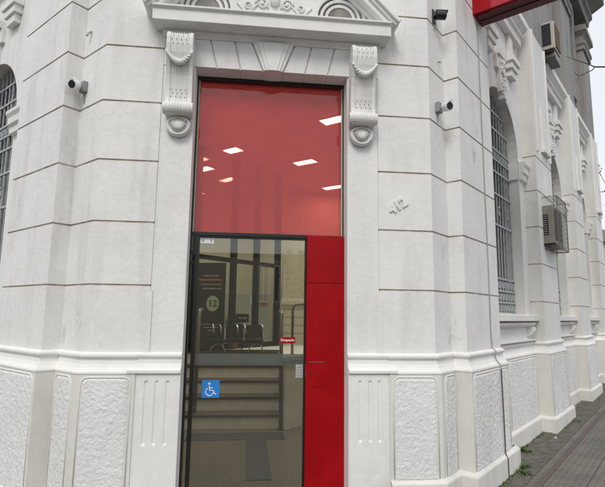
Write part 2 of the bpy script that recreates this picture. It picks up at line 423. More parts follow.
def bay(fr, right, u0, u1, detail=True):
    c = (u0 + u1) / 2; r = .78; zs = 1.62; zc = 3.98
    a = arc(c, r, zc)
    outline = [(c - r, zs)] + a + [(c + r, zs)]
    mb = MB()
    def q(p): mb.add([fr(u, REC, z) for u, z in p], [tuple(range(len(p)))])
    q([(u0, ZB), (u1, ZB), (u1, zs), (u0, zs)])
    q([(u0, zs), (c - r, zs), (c - r, zc), (u0, zc)]); q([(c + r, zs), (u1, zs), (u1, zc), (c + r, zc)])
    q([(u0, zc), (c - r, zc), (c - r, ZP), (u0, ZP)]); q([(c + r, zc), (u1, zc), (u1, ZP), (c + r, ZP)])
    for k in range(len(a) - 1): q([a[k], a[k + 1], (a[k + 1][0], ZP), (a[k][0], ZP)])
    mb.build('bay_wall', 'wall', BLD)
    rv = MB(); D = -.44
    for k in range(len(outline) - 1):
        (ua, za), (ub, zb) = outline[k], outline[k + 1]
        rv.add([fr(ua, REC, za), fr(ub, REC, zb), fr(ub, D, zb), fr(ua, D, za)], [(0, 1, 2, 3)])
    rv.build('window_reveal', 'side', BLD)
    up = MB(); up.add([fr(u0, REC - .012, ZP), fr(u1, REC - .012, ZP), fr(u1, REC - .012, ZT), fr(u0, REC - .012, ZT)], [(0, 1, 2, 3)])
    up.box(fr, c - .55, c + .55, REC - .01, REC + .03, 6.9, 7.9)
    up.box(fr, u1 - .42, u1 - .30, REC - .01, REC + .05, ZP, ZT); up.box(fr, u1 - .22, u1 - .05, REC - .01, REC + .03, ZP, ZT)
    up.build('upper_wall', 'cement', BLD)
    # window: frame, pane, iron grille
    w = MB()
    ring_o = [(c - r, zs)] + a + [(c + r, zs)]
    ring_i = [(c - r + .06, zs + .06)] + arc(c, r - .06, zc) + [(c + r - .06, zs + .06)]
    for k in range(len(ring_o)):
        k2 = (k + 1) % len(ring_o)
        P = [ring_o[k], ring_o[k2], ring_i[k2], ring_i[k]]
        w.prism(fr, P, D + .005, D + .05)
    w.box(fr, c - .025, c + .025, D + .005, D + .045, zs + .06, zc + r - .06)
    w.box(fr, c - r + .06, c + r - .06, D + .005, D + .046, 3.86, 3.93)
    wo = w.build('window', 'iron', BLD)
    MB().prism(fr, ring_i, D - .01, D + .004).build('pane', 'darkpane', wo)
    g = MB(); GO = -.325
    def ztop(u):
        d = abs(u - c); return zc + math.sqrt(max(0, (r - .01) ** 2 - d * d))
    nb = 12
    for k in range(nb + 1):
        u = c - r + .04 + (2 * r - .08) * k / nb
        g.box(fr, u - .008, u + .008, GO - .008, GO + .008, 1.64, ztop(u))
    for z in (1.655, 1.80, 1.955, 2.12, 2.86, 3.3, 3.62, 3.80, 3.95, 4.25, 4.5):
        hw = r - .012 if z < zc else math.sqrt(max(0, (r - .01) ** 2 - (z - zc) ** 2))
        g.box(fr, c - hw, c + hw, GO - .004, GO + .016, z - .013, z + .013)
    for k in range(nb):                     # cast scrolls in the bottom bands and under the impost, collars
        u = c - r + .04 + (2 * r - .08) * (k + .5) / nb
        for zc2 in (1.728, 1.878, 2.038, 3.875):
            pts = [fr(u + .026 * math.cos(t), GO + .004, zc2 + .045 * math.sin(t)) for t in [2 * math.pi * q / 10 for q in range(11)]]
            g.tube(pts, .007, 5)
        if k % 3 == 1:
            for z in ((2.45,), (3.02,), (2.45, 3.02))[k % 3]:
                g.box(fr, u - .03, u + .03, GO - .012, GO + .02, z - .012, z + .012); g.box(fr, u - .03, u + .03, GO - .012, GO + .02, z + .088, z + .112)
                g.tube([fr(u + .02 * math.cos(t), GO + .004, z + .05 + .035 * math.sin(t)) for t in [2 * math.pi * q / 8 for q in range(9)]], .006, 5)
    g.build('grille', 'iron', wo)
    # sill and apron
    sl = MB(); sl.side(fr, [(D, 1.56), (D, 1.618), (-.09, 1.642), (-.07, 1.636), (-.07, 1.555)], u0 + .003, u1 - .003)
    sl.build('window_sill', 'trim', wo, bevel=.004)
    ap = MB(); ap.side(fr, [(REC, 1.47), (REC, 1.53), (-.10, 1.53), (-.10, 1.51), (-.125, 1.48)], u0 + .02, u1 - .09)
    for uu in (u0 + .2, u1 - .26):
        ap.side(fr, [(REC, 1.475), (-.09, 1.47), (-.085, 1.42), (-.12, 1.36), (REC, 1.33)], uu, uu + .1)
    ap.box(fr, u0 + .02, u1 - .02, REC, -.125, 1.275, 1.30)
    ap.build('apron', 'trim', BLD, bevel=.003)
    # impost bands
    for ua, ub in ((u0 + .003, c - r), (c + r, u1 - .003)):
        im = MB(); near = ua < c - r
        im.side(fr, [(REC - .02, 3.62), (-.135, 3.64), (-.135, 3.72), (-.105, 3.74), (-.105, 3.82), (-.08, 3.86), (-.08, 3.90), (REC - .02, 3.92)], ua, ub)
        im.side(fr, [(D + .01, 3.64), (REC - .01, 3.64), (REC - .01, 3.88), (D + .01, 3.88)], (ub - .002) if near else ua - .03, (ub + .03) if near else ua + .002)
        im.build('impost', 'trim', BLD, bevel=.004)
    # hood: two fascias
    hd = MB(); hd.side(fr, [(REC, 5.8), (-.09, 5.8), (-.085, 5.9), (-.05, 5.93), (-.05, 5.97), (.0, 6.03), (.02, 6.05), (.02, 6.16), (REC, 6.22)], u0 + .15, u1 - .12)
    hd.build('hood', 'trim', BLD, bevel=.004)
    # brackets below the hood: band + three stepped drops
    for sgn in (-1, 1):
        m = c + sgn * .52
        b = MB(); b.box(fr, m - .09, m + .09, REC, -.13, 5.42, 5.8)
        b.box(fr, m - .19, m + .19, REC, -.06, 5.33, 5.42); b.box(fr, m - .16, m + .16, REC, -.085, 5.23, 5.33); b.box(fr, m - .12, m + .12, REC, -.11, 5.12, 5.23)
        b.build('bracket', 'trim', BLD, bevel=.006)
    # ornamented keystone
    kb = MB(); kb.prism(fr, [(c - .09, 4.70), (c + .09, 4.70), (c + .13, 5.25), (c - .13, 5.25)], REC, -.13)
    kb.box(fr, c - .17, c + .17, REC, -.11, 5.22, 5.32); kb.box(fr, c - .2, c - .1, REC, -.14, 5.02, 5.22); kb.box(fr, c + .1, c + .2, REC, -.14, 5.02, 5.22)
    rnd = random.Random(3)
    for q2 in range(46):
        t = rnd.random(); z = 4.66 + t * .55; hw = (.05 + .06 * t) * rnd.uniform(-1, 1)
        p = fr(c + hw, -.128 + .02 * (1 - abs(hw) / .11), z)
        kb.ball(p, rnd.uniform(.012, .026), rnd.uniform(.010, .02), rnd.uniform(.02, .045), 6, rot=Matrix.Rotation(rnd.uniform(-.9, .9), 3, 'Y'))
    kb.box(fr, c - .05, c + .05, REC, -.10, 4.60, 4.72)
    kb.build('keystone', 'orn', BLD, smooth=False)

us = [(1.02, 3.12), (4.15, 6.1), (7.05, 8.8)]
for u0, u1 in us: bay(FR, True, u0, u1)
for u0, u1 in PIER: pier(FR, True, u0, u1)
bay(FL, False, 1.02, 3.82); pier(FL, False, 3.82, 4.85)
# far end wall and the overhanging top cornice
MB().sweep([xy(FR, 9.75, REC), xy(FR, 9.75, -6)], [(0, -.2), (0, ZT)], True).build('end_wall', 'cement', BLD)
MB().sweep([xy(FL, 4.85, REC), xy(FL, 4.85, -6)], [(0, -.2), (0, ZT)], False).build('end_wall', 'cement', BLD)
for fr, right, ua, ub in ((FR, True, -.4, 9.95), (FL, False, -.4, 5.0)):
    c = MB(); c.side(fr, [(-.3, 9.55), (.02, 9.55), (.05, 9.7), (.12, 9.75), (.12, 9.9), (.40, 10.05), (.42, 10.07), (.42, 10.2), (.46, 10.3), (-.3, 10.35)], ua, ub)
    c.build('top_cornice', 'cementdk', BLD)

# upper wall of the chamfer over the door, roof slab
w = MB(); w.add([FF(-1.02, 0, 4.16), FF(1.02, 0, 4.16), FF(1.02, 0, ZT), FF(-1.02, 0, ZT)], [(0, 1, 2, 3)])
w.build('chamfer_wall', 'wall', BLD)
rf = MB(); rf.prism(lambda u, o, z: (u, z, o), [xy(FL, 4.85, -6), xy(FL, 4.85, 0), A3, B3, xy(FR, 9.75, 0), xy(FR, 9.75, -6)], ZT, ZT + .2)
rf.build('roof', 'cement', BLD)

# ------------------------------------------------------------------ plinth: ledge, die, base course
LEDGE = [(0, 1.265), (.018, 1.258), (.030, 1.25), (.034, 1.236), (.030, 1.222), (.014, 1.212), (.013, 1.196), (.020, 1.168), (.036, 1.138), (.056, 1.116), (.064, 1.106), (.066, 1.092), (.060, 1.085)]
def zg(p):  # ground height under a plan point
    return -.045 + .02 * ((p[0] - B3[0]) * S + (p[1] - B3[1]) * S)
def plinth_run(path, right, segs_base):
    MB().sweep(path, LEDGE, right).build('ledge', 'trim', BLD, smooth=False)
    MB().sweep(path, [(.060, 1.085), (.060, -.4)], right).build('plinth', 'margin', BLD)
pr_right = [(1.09, .0), B1, B2, B3, xy(FR, 1.02, 0), xy(FR, 1.02, REC)]
for a, b in PIER: pr_right += [xy(FR, a, REC), xy(FR, a, 0), xy(FR, b, 0), xy(FR, b, REC)]
pr_right = pr_right[:-1] + [xy(FR, 9.75, -1.5)]
pr_left = [(-1.09, .0), A1, A2, A3, xy(FL, 1.02, 0), xy(FL, 1.02, REC), xy(FL, 3.82, REC), xy(FL, 3.82, 0), xy(FL, 4.85, 0), xy(FL, 4.85, -1.5)]
plinth_run(pr_right, True, None); plinth_run(pr_left, False, None)
def base_run(path, right, top, name='base_course'):
    MB().sweep(path, [(.055, top + .022), (.075, top + .012), (.095, top - .008), (.098, top - .02), (.098, -.6)], right, caps=False).build(name, 'margin', BLD)
    return
e = 1e-3
base_run([(1.09, 0), B1, B2, B3, xy(FR, 1.14, 0), xy(FR, 1.14, REC)], True, .185)
base_run([xy(FR, 1.16, REC - .02), xy(FR, 1.16, REC), xy(FR, 3.12, REC), xy(FR, 3.12, 0), xy(FR, 4.27, 0), xy(FR, 4.27, REC)], True, .215)
base_run([xy(FR, 4.20, REC), xy(FR, 6.1, REC), xy(FR, 6.1, 0), xy(FR, 7.17, 0), xy(FR, 7.17, REC)], True, .275)
base_run([xy(FR, 7.11, REC), xy(FR, 8.8, REC), xy(FR, 8.8, 0), xy(FR, 9.87, 0), xy(FR, 9.87, REC)], True, .335)
base_run(pr_left, False, .07)

# roughcast panels: displaced slabs with rounded upper corners
def rough_panel(p0, p1, right, m0, m1, z0, z1, out=.060, seed=0):
    P0, P1 = Vector(p0), Vector(p1); d = P1 - P0; L = d.length; d.normalize()
    n = Vector((d.y, -d.x)) if right else Vector((-d.y, d.x))
    a, b = m0, L - m1
    if b - a < .05: return
    step = .0105
    nu = max(4, int((b - a) / step)); nz = max(4, int((z1 - z0) / step))
    vs = []; fs = []
    rc = .045
    for j in range(nz + 1):
        for i in range(nu + 1):
            u = a + (b - a) * i / nu; z = z0 + (z1 - z0) * j / nz
            # round the two upper corners
            for cx, s in ((a + rc, -1), (b - rc, 1)):
                cz = z1 - rc
                if (u - cx) * s > 0 and z > cz:
                    dx, dz = u - cx, z - cz; mxx = max(abs(dx), abs(dz)); l = math.hypot(dx, dz)
                    u = cx + dx * mxx / l; z = cz + dz * mxx / l
            edge = i in (0, nu) or j == nz
            q = Vector((P0.x + d.x * u, P0.y + d.y * u, z))
            h = -.004 if edge else .005 + .0025 * noise.noise(q * 30) + .005 * noise.noise(q * 80 + Vector((seed, 0, 0))) + .004 * noise.noise(q * 120)
            o = out + h
            vs.append((P0.x + d.x * u + n.x * o, P0.y + d.y * u + n.y * o, z))
    fs = [(j * (nu + 1) + i, j * (nu + 1) + i + 1, (j + 1) * (nu + 1) + i + 1, (j + 1) * (nu + 1) + i) for j in range(nz) for i in range(nu)]
    mb = MB(); mb.add(vs, fs); o = mb.build('rough_panel', 'rough', BLD, smooth=True)
    # smooth bead round the panel
    r = MB(); pts = []
    k = .012
    path = [(a - k, z0)] + [(a - k, z1 - rc)] + [(a + rc - (rc + k) * math.cos(t), z1 - rc + (rc + k) * math.sin(t)) for t in (.5, 1.0)] + [(a + rc, z1 + k), (b - rc, z1 + k)] + [(b - rc + (rc + k) * math.cos(t), z1 - rc + (rc + k) * math.sin(t)) for t in (1.0, .5)] + [(b + k, z1 - rc), (b + k, z0)]
    r.tube([(P0.x + d.x * u + n.x * out, P0.y + d.y * u + n.y * out, z) for u, z in path], .0062, 6)
    r.build('panel_bead', 'trim', BLD, smooth=True)
for path, right, zb in ((pr_right, True, .21), (pr_left, False, .095)):
    fr = FR if right else FL
    C = (B1, B2, B3) if right else (A1, A2, A3)
    sg = 1 if right else -1
    rough_panel((sg * 1.09, 0), C[0], right, .045, .025, zb, 1.052)
    rough_panel(C[0], C[1], right, .06, .095, zb, 1.052, seed=3)
    rough_panel(C[2], xy(fr, 1.02, 0), right, -.01, .0, zb, 1.052, seed=5)
    bays = us if right else [(1.02, 3.82)]
    piers = PIER if right else [(3.82, 4.85)]
    for k, (a, b) in enumerate(bays):
        z = (.24, .30, .36)[k]
        rough_panel(xy(fr, a, REC), xy(fr, b, REC), right, .14, (b - a) - .66, z, 1.052, seed=6 + k)
        rough_panel(xy(fr, a, REC), xy(fr, b, REC), right, .74, .10, z, 1.052, seed=9 + k)
    for k, (a, b) in enumerate(piers):
        rough_panel(xy(fr, a, 0), xy(fr, b, 0), right, .03, .03, (.24, .30, .36)[k], 1.052, seed=14 + k)

# ------------------------------------------------------------------ door surround, fluted pedestals
for sg in (1, -1):
    mb = MB()
    ua, ub = sorted((sg * .722, sg * 1.02))
    mb.box(FF, ua, ub, -.34, -.010, 1.0715, 3.889)
    mb.box(FF, ua, ub, -.34, -.004, 3.889, 4.17)
    x0, x1 = sorted((sg * 1.018, sg * 1.052)); mb.prism(FF, [(sg * 1.0, 1.25), (sg * 1.045, 1.25), (sg * 1.045, 1.74), (sg * 1.0, 1.80)], -.02, .006)
    mb.build('door_surround', 'wall', BLD, bevel=.003)
    pd = MB()
    # ledge over the surround, then cap fillet and fluted face
    pa = [(sg * .7225, .0), (sg * 1.09, .0), (sg * 1.09, .03)]
    rt = sg < 0
    pathp = pa if sg > 0 else pa
    pd.sweep(pa, [(0, 1.265), (.016, 1.258), (.028, 1.25), (.030, 1.236), (.024, 1.222), (.012, 1.21), (.016, 1.175), (.036, 1.14), (.062, 1.124), (.072, 1.12), (.072, 1.098), (.052, 1.095), (.052, 1.07), (-.05, 1.07), (-.05, 1.265), (0, 1.265)], sg > 0, caps=True)
    yo = .052; zt, zu, zl = 1.07, 1.045, .50
    xs0, xs1 = .722 - .0, 1.09 + .0
    cen = [.825, .915, 1.0]; hw = .017
    xs0 -= .052 * 0
    def X(x): return sg * x
    L0, L1 = .67 + .0, 1.142
    L0 = .722; L1 = 1.14
    def quad(xa, xb, za, zb): pd.add([FF(X(xa), yo, za), FF(X(xb), yo, za), FF(X(xb), yo, zb), FF(X(xa), yo, zb)], [(0, 1, 2, 3)])
    quad(L0, L1, -.4, zl); quad(L0, L1, zu, zt)
    edges = [L0] + [v for cc in cen for v in (cc - hw, cc + hw)] + [L1]
    for k in range(0, len(edges), 2): quad(edges[k], edges[k + 1], zl, zu)
    for cc in cen:
        K = 8; dep = .011
        cx_ = [cc + hw * math.cos(math.pi * (1 - t / K)) for t in range(K + 1)]
        co_ = [yo - dep * math.sin(math.pi * t / K) for t in range(K + 1)]
        ce_ = [hw * math.sin(math.pi * t / K) for t in range(K + 1)]
        for k in range(K):
            xa, xb, oa, ob, ea, eb = cx_[k], cx_[k + 1], co_[k], co_[k + 1], ce_[k], ce_[k + 1]
            zc0, zc1 = zl + .03, zu - .025
            pd.add([FF(X(xa), oa, zc0), FF(X(xb), ob, zc0), FF(X(xb), ob, zc1), FF(X(xa), oa, zc1)], [(0, 1, 2, 3)])
            pd.add([FF(X(xa), oa, zc0), FF(X(xb), ob, zc0), FF(X(xb), yo, zc0 - eb), FF(X(xa), yo, zc0 - ea)], [(0, 1, 2, 3)])
            pd.add([FF(X(xa), oa, zc1), FF(X(xb), ob, zc1), FF(X(xb), yo, zc1 + eb), FF(X(xa), yo, zc1 + ea)], [(0, 1, 2, 3)])
            pd.add([FF(X(xa), yo, zl), FF(X(xb), yo, zl), FF(X(xb), yo, zc0 - eb), FF(X(xa), yo, zc0 - ea)], [(0, 1, 2, 3)])
            pd.add([FF(X(xa), yo, zu), FF(X(xb), yo, zu), FF(X(xb), yo, zc1 + eb), FF(X(xa), yo, zc1 + ea)], [(0, 1, 2, 3)])
    for xx, ofar in ((L0, -.34), (L1, -.02)):
        pd.add([FF(X(xx), yo, -.4), FF(X(xx), yo, zt), FF(X(xx), ofar, zt), FF(X(xx), ofar, -.4)], [(0, 1, 2, 3)])
    pd.build('fluted_pedestal', 'trim', BLD)

# ------------------------------------------------------------------ lintel of voussoirs + keystone
lt = MB()
lt.box(FF, -.742, .742, -.34, -.012, 3.8895, 4.165)
lint = lt.build('lintel', 'margin', BLD)
cuts = [(-.742, -.742), (-.595, -.528), (-.367, -.307), (-.205, -.095)]
for sg in (-1, 1):
    for k in range(3):
        (t0, b0), (t1, b1) = cuts[k], cuts[k + 1]
        g = .0075
        P = [(t0 + (g if k else 0), 4.165), (t1 - g, 4.165), (b1 - g, 3.888), (b0 + (g if k else 0), 3.888)]
        P = [(u * (-sg), z) for u, z in P]
        MB().prism(FF, P, -.33, .004).build('voussoir', 'wall', lint, bevel=.003)
key = MB(); key.prism(FF, [(-.196, 4.165), (.196, 4.165), (.09, 3.886), (-.09, 3.886)], -.33, .02)
key.prism(FF, [(-.150, 4.165), (.150, 4.165), (.066, 3.884), (-.066, 3.884)], -.32, .034)
key.prism(FF, [(-.105, 4.165), (.105, 4.165), (.04, 3.882), (-.04, 3.882)], -.32, .042)
key.build('keystone', 'trim', lint, bevel=.004)

# ------------------------------------------------------------------ pediment
pm = MB()
cornice = [(0, 4.15), (.018, 4.155), (.022, 4.175), (.05, 4.195), (.055, 4.218), (.195, 4.219), (.2, 4.226), (.2, 4.325), (.222, 4.342), (.222, 4.362), (.06, 4.39), (0, 4.39)]
def cor_sweep(mb):
    pth = [(-1.095 + .2, .0), (1.095 - .2, 0)]
    base = [(-1.10, 0), (1.10, 0)]
    # bed mould narrower than the corona
    mb.side(FF, [(-.001, 4.165), (.018, 4.165), (.022, 4.178), (.046, 4.195), (.052, 4.2195), (-.001, 4.2195)], -1.035, 1.035)
    mb.side(FF, [(-.001, 4.2205), (.2, 4.2205), (.2, 4.325), (.226, 4.342), (.226, 4.36), (.05, 4.39), (-.001, 4.39)], -1.105, 1.105)
cor_sweep(pm)
pedo = pm.build('pediment', 'trim', BLD, bevel=.004)
rk = MB()
def rake(sg):
    a = Vector((1.16, 4.345)); b = Vector((0, 5.55)); d = (b - a).normalized(); n = Vector((d.y, -d.x))
    if n.y < 0: n = -n
    def P(s, t): q = a + d * s + n * t; return (sg * q.x, q.y)
    L = (b - a).length
    for t0, t1, o in ((-.14, -.10, .1), (-.10, -.02, .18), (-.02, .015, .205), (.015, .05, .235)):
        p0, p1, p2, p3 = P(0, t0), P(L, t0), P(L, t1), P(0, t1)
        rk.prism(FF, [(p0[0], max(p0[1], 4.34)), p1, p2, (p3[0], max(p3[1], 4.34))], -.001, o)
rake(1); rake(-1)
rk.build('raking_cornice', 'trim', pedo, bevel=.003)
# tympanum with two round-headed niches and a scroll ornament
tym = MB(); tym.prism(FF, [(-1.02, 4.385), (1.02, 4.385), (0, 5.45)], -.001, .03)
tym.build('tympanum', 'wall', pedo)
for sg in (-1, 1):
    nc = MB(); cxn = sg * .64
    nc.prism(FF, [(cxn - .25, 4.40)] + arc(cxn, .25, 4.46, 14) + [(cxn + .25, 4.40)], .029, .034, 1)
    for rr, o in ((.25, .06), (.2, .05), (.15, .044)):
        ao, ai = arc(cxn, rr, 4.46, 18), arc(cxn, rr - .028, 4.46, 18)
        for k in range(18): nc.prism(FF, [ao[k], ao[k + 1], ai[k + 1], ai[k]], .03, o, 0)
        for e2 in (-1, 1):
            x0, x1 = sorted((cxn + e2 * rr, cxn + e2 * (rr - .028))); nc.box(FF, x0, x1, .03, o, 4.392, 4.46, 0)
    nc.build('niche', ['orn', 'cementdk'], pedo)
sc = MB()
for sg in (-1, 1):
    def spiral(cx, cz, r0, turns, st, dirn):
        return [FF(cx + dirn * (r0 * (1 - .75 * t)) * math.cos(st + t * turns * 2 * math.pi), .04, cz + (r0 * (1 - .75 * t)) * math.sin(st + t * turns * 2 * math.pi)) for t in [k / 22 for k in range(23)]]
    sc.tube(spiral(sg * .12, 4.56, .06, 1.4, 0, sg), .012, 6)
    sc.tube(spiral(sg * .25, 4.54, .045, 1.4, math.pi, sg), .010, 6)
    sc.tube([FF(sg * (.06 + .30 * t), .038, 4.52 + .05 * math.sin(t * 7)) for t in [k / 12 for k in range(13)]], .010, 6)
    sc.ball(FF(sg * .12, .045, 4.56), .02, .015, .02)
sc.ball(FF(0, .05, 4.6), .05, .03, .065, 10)
sc.build('scroll_ornament', 'orn', pedo, smooth=True)

# ------------------------------------------------------------------ scrolled consoles
PROF = [(0, 4.14), (.12, 4.142), (.155, 4.132), (.18, 4.11), (.193, 4.07), (.195, 4.0), (.185, 3.93), (.165, 3.87), (.138, 3.81), (.115, 3.74), (.100, 3.66), (.094, 3.58), (.096, 3.53), (.108, 3.49), (.13, 3.462), (.14, 3.43), (.13, 3.395), (.09, 3.375), (0, 3.37)]
def prof_out(z):
    for (o0, z0), (o1, z1) in zip(PROF[3:], PROF[4:]):
        if z1 <= z <= z0: return o0 + (o1 - o0) * (z0 - z) / (z0 - z1)
    return .1
for sg in (-1, 1):
    xa, xb = (.735, .968)
    def XB(mb, a, b, prof): u0, u1 = sorted((sg * a, sg * b)); mb.side(FF, prof, u0, u1)
    mb = MB()
    inner = [(max(0, o - .010), z - (.008 if z > 4.12 else 0)) for o, z in PROF]
    XB(mb, xa, xa + .034, PROF); XB(mb, xb - .034, xb, PROF); XB(mb, xa + .03, xb - .03, inner)
    for k in range(8):
        x = xa + .044 + k * .0207
        for zz0, zz1 in ((PROF[4:], None),):
            pts = [FF(sg * x, o - .0105, z) for o, z in PROF[2:-2]]
            mb.tube(pts, .0048, 5)
    # roll across the foot of the scroll
    mb.tube([FF(sg * (xa - .016), .085, 3.43), FF(sg * (xb + .016), .085, 3.43)], .056, 16)
    for k in range(9):
        x = xa + (xb - xa) * (k + .5) / 9
        mb.tube([FF(sg * x, .085 + .056 * math.cos(t), 3.43 + .056 * math.sin(t)) for t in [-1.4 + q * .35 for q in range(9)]], .005, 5)
    # rows of raised lozenges, the shade of drilled holes put into their dark colour
    dt = mb
    for row, z in enumerate((4.085, 4.045, 4.005, 3.61, 3.575, 3.54)):
        for k in range(4):
            x = xa + .052 + k * .042; dx = .012 if row % 2 else 0
            o = prof_out(z)
            dt.ball(FF(sg * (x + dx - .004), o - .0055, z), .0045, .0035, .006, 6, 1)
    con = mb.build('console', ['orn', 'cementdk'], BLD)
    # rope garland
    gl = MB()
    NG = 34
    for strand in range(3):
        pts = []; rr = []
        for k in range(NG + 1):
            t = k / NG; x = xa - .008 + (xb - xa + .016) * t
            sag = math.sin(math.pi * t)
            z = 3.945 - .105 * sag ** .85
            o = prof_out(z) + .006 - (.03 if k in (0, NG) else 0)
            rad = .006 + .013 * sag
            ph = t * 26 + strand * 2.094
            pts.append(FF(sg * x, o + rad * .8 * math.cos(ph), z + rad * .9 * math.sin(ph))); rr.append(.006 + .009 * sag)
        gl.tube(pts, rr, 7)
    gl.build('garland', 'trim', con, smooth=True)
    # shell drop below
    sh = MB(); xm = (xa + xb) / 2
    outl = [(xm + .112 * math.cos(t), 3.30 + (.112 if math.sin(t) < 0 else .075) * math.sin(t)) for t in [2 * math.pi * q / 24 for q in range(24)]]
    n = len(outl); vs = []
    for sc_, o in ((1, 0), (1, .04), (.9, .058), (.8, .056), (.74, .036), (.45, .05), (.12, .056)):
        vs += [FF(sg * (xm + (u - xm) * sc_), o, 3.30 + (z - 3.30) * sc_) for u, z in outl]
    fs = [(r * n + q, r * n + (q + 1) % n, (r + 1) * n + (q + 1) % n, (r + 1) * n + q) for r in range(6) for q in range(n)] + [[6 * n + q for q in range(n)]]
    sh.add(vs, fs)
    for d in (-1, 1):
        pts = [FF(sg * (xm + d * (.052 + .022 * (1 - .7 * t) * math.cos(t * 8))), .052, 3.335 + .022 * (1 - .7 * t) * math.sin(t * 8)) for t in [q / 14 for q in range(15)]]
        sh.tube(pts, .007, 5)
    for q in range(9):                      # fan of shell ribs
        a = math.pi * (1.12 + .76 * q / 8)
        sh.tube([FF(sg * (xm + .008 * math.cos(a)), .058, 3.325), FF(sg * (xm + .05 * math.cos(a)), .060, 3.325 + .06 * math.sin(a)), FF(sg * (xm + .072 * math.cos(a)), .05, 3.325 + .095 * math.sin(a))], [.006, .010, .009], 6)
    sh.build('shell_drop', 'orn', con, smooth=True)

# ------------------------------------------------------------------ house number
text_mesh('house_number', '412', .125, 'wall', BLD, txm(1.145, -.002, 2.545, R(33)), extrude=.012, bold=.006)

# ------------------------------------------------------------------ entrance: frame, red glass, door, red panel
D = .20                                    # frame plane behind the wall face
def FD(u, o, z): return (u, D - o, z)
fm = MB()
ZH = 3.868; ZTR = 2.335; XL = -.742; XR = .742
fm.box(FD, XL, XL + .036, -.06, .02, .0, 3.889); fm.box(FD, XR - .032, XR, -.06, .02, .0, 3.889)
fm.box(FD, XL + .036, XR - .032, -.06, .02, 3.852, 3.889)
fm.box(FD, XL + .036, XR - .032, -.06, .022, ZTR - .014, ZTR + .016)
fm.box(FD, XL + .036, -.672, -.045, .012, 2.06, 2.075); fm.box(FD, XL + .036, -.672, -.045, .012, 2.145, 2.17)
ent = fm.build('entrance_frame', 'black', BLD)
MB().box(FD, XL + .036, XR - .032, -.022, -.014, ZTR + .016, 3.852).build('red_glass_pane', 'redglass', ent)
MB().box(FD, XL + .036, XL + .046, -.012, .01, ZTR + .016, 3.852).build('gasket', 'greenish', ent)
MB().box(FD, XR - .043, XR - .032, -.012, .01, ZTR + .016, 3.852).build('gasket', 'greenish', ent)
MB().box(FD, XL + .036, -.672, -.028, -.022, .0, ZTR - .014).build('side_pane', 'sideglass', ent)
dr = MB()
dr.box(FD, -.672, -.640, -.05, .018, .0, ZTR - .014)
dr.box(FD, .354, .366, -.045, .008, .0, ZTR - .014)
dr.box(FD, -.640, .354, -.045, .008, ZTR - .03, ZTR - .014)
dr.box(FD, -.640, .354, -.045, .01, .0, .06)
door = dr.build('entrance_door', 'black', BLD)
MB().box(FD, -.640, .354, -.022, -.014, .06, ZTR - .03).build('door_pane', 'glass', door)
MB().box(FD, -.640, .354, -.0135, -.011, 1.135, 1.24).build('frosted_band', 'frost', door)
st = MB().box(FD, -.562, -.406, -.0125, -.010, .852, 1.005).build('accessibility_sticker', 'blue', door)
# wheelchair symbol
ic = MB(); yy = -.009
def L2(p): return [FD(-.484 + a * .152, yy, .928 + b * .152) for a, b in p]
ic.tube(L2([(-.08, .18), (-.06, -.08), (.15, -.08), (.26, -.30), (.34, -.26)]), .0055, 6)
ic.tube(L2([(-.07, .06), (.12, .06)]), .0045, 6)
ic.tube(L2([(-.06 + .225 * math.cos(t), -.16 + .225 * math.sin(t)) for t in [R(115) + q * R(16) for q in range(16)]]), .005, 6)
ic.ball(FD(-.484 - .085 * .152, yy, .928 + .30 * .152), .011, .003, .011, 10)
ic.build('wheelchair_symbol', 'white', st)
lb = MB().box(FD, -.632, -.506, -.0125, -.010, 2.248, 2.302).build('white_label', 'white', door)
MB().box(FD, -.615, -.598, -.010, -.009, 2.262, 2.288).build('label_mark', 'greyink', lb)
MB().box(FD, -.54, -.524, -.010, -.009, 2.262, 2.288).build('label_mark', 'greyink', lb)
rs = MB().box(FD, .130, .272, -.0125, -.010, 1.337, 1.392).build('red_notice', 'red', door)
text_mesh('notice_text', 'Despacio', .034, 'white', rs, txm(.201, D + .0095, 1.355), extrude=.0008, bold=.0006, align='CENTER')
sm = MB()
for q in range(4): sm.box(FD, -.325 + q * .024, -.309 + q * .024, -.0105, -.0095, 1.155 + .006 * (q % 2), 1.170 + .006 * (q % 2))
sm.build('brown_emblem', 'tread', door)
kp = MB().box(FD, .282, .346, -.0125, -.002, 1.028, 1.145).build('keypad_plate', 'platewhite', door)
kk = MB()
for a in range(3):
    for b in range(4): kk.box(FD, .290 + a * .018, .301 + a * .018, -.002, -.001, 1.04 + b * .025, 1.052 + b * .025)
kk.build('keys', 'camgrey2', kp)
MB().box(FD, .366, .384, .0, .045, 1.03, 1.155).build('door_pull', 'reddk', door, bevel=.004)
rp = MB()
rp.box(FD, .368, .772 - .03, -.05, .055, 1.895, ZTR + .006); rp.box(FD, .368, .742, -.05, .055, .0, 1.889)
rp.box(FD, .37, .74, -.05, .048, 1.885, 1.90)
pan = rp.build('red_panel', 'red', BLD, bevel=.004)
hx = MB().box(FD, .388, .545, .05, .0575, .957, 1.176)
hatch = hx.build('hatch', 'red', pan, bevel=.002)
MB().box(FD, .392, .545, .0572, .0592, 1.172, 1.178).build('hatch_lip', 'steel', hatch)
MB().box(FD, .398, .412, .0575, .063, 1.055, 1.085).box(FD, .414, .42, .0575, .061, 1.06, 1.10).build('latch', 'redshadow', hatch)
MB().box(FF, -.742, .742, -.5, .06, -.06, .0).build('threshold', 'cement', BLD)

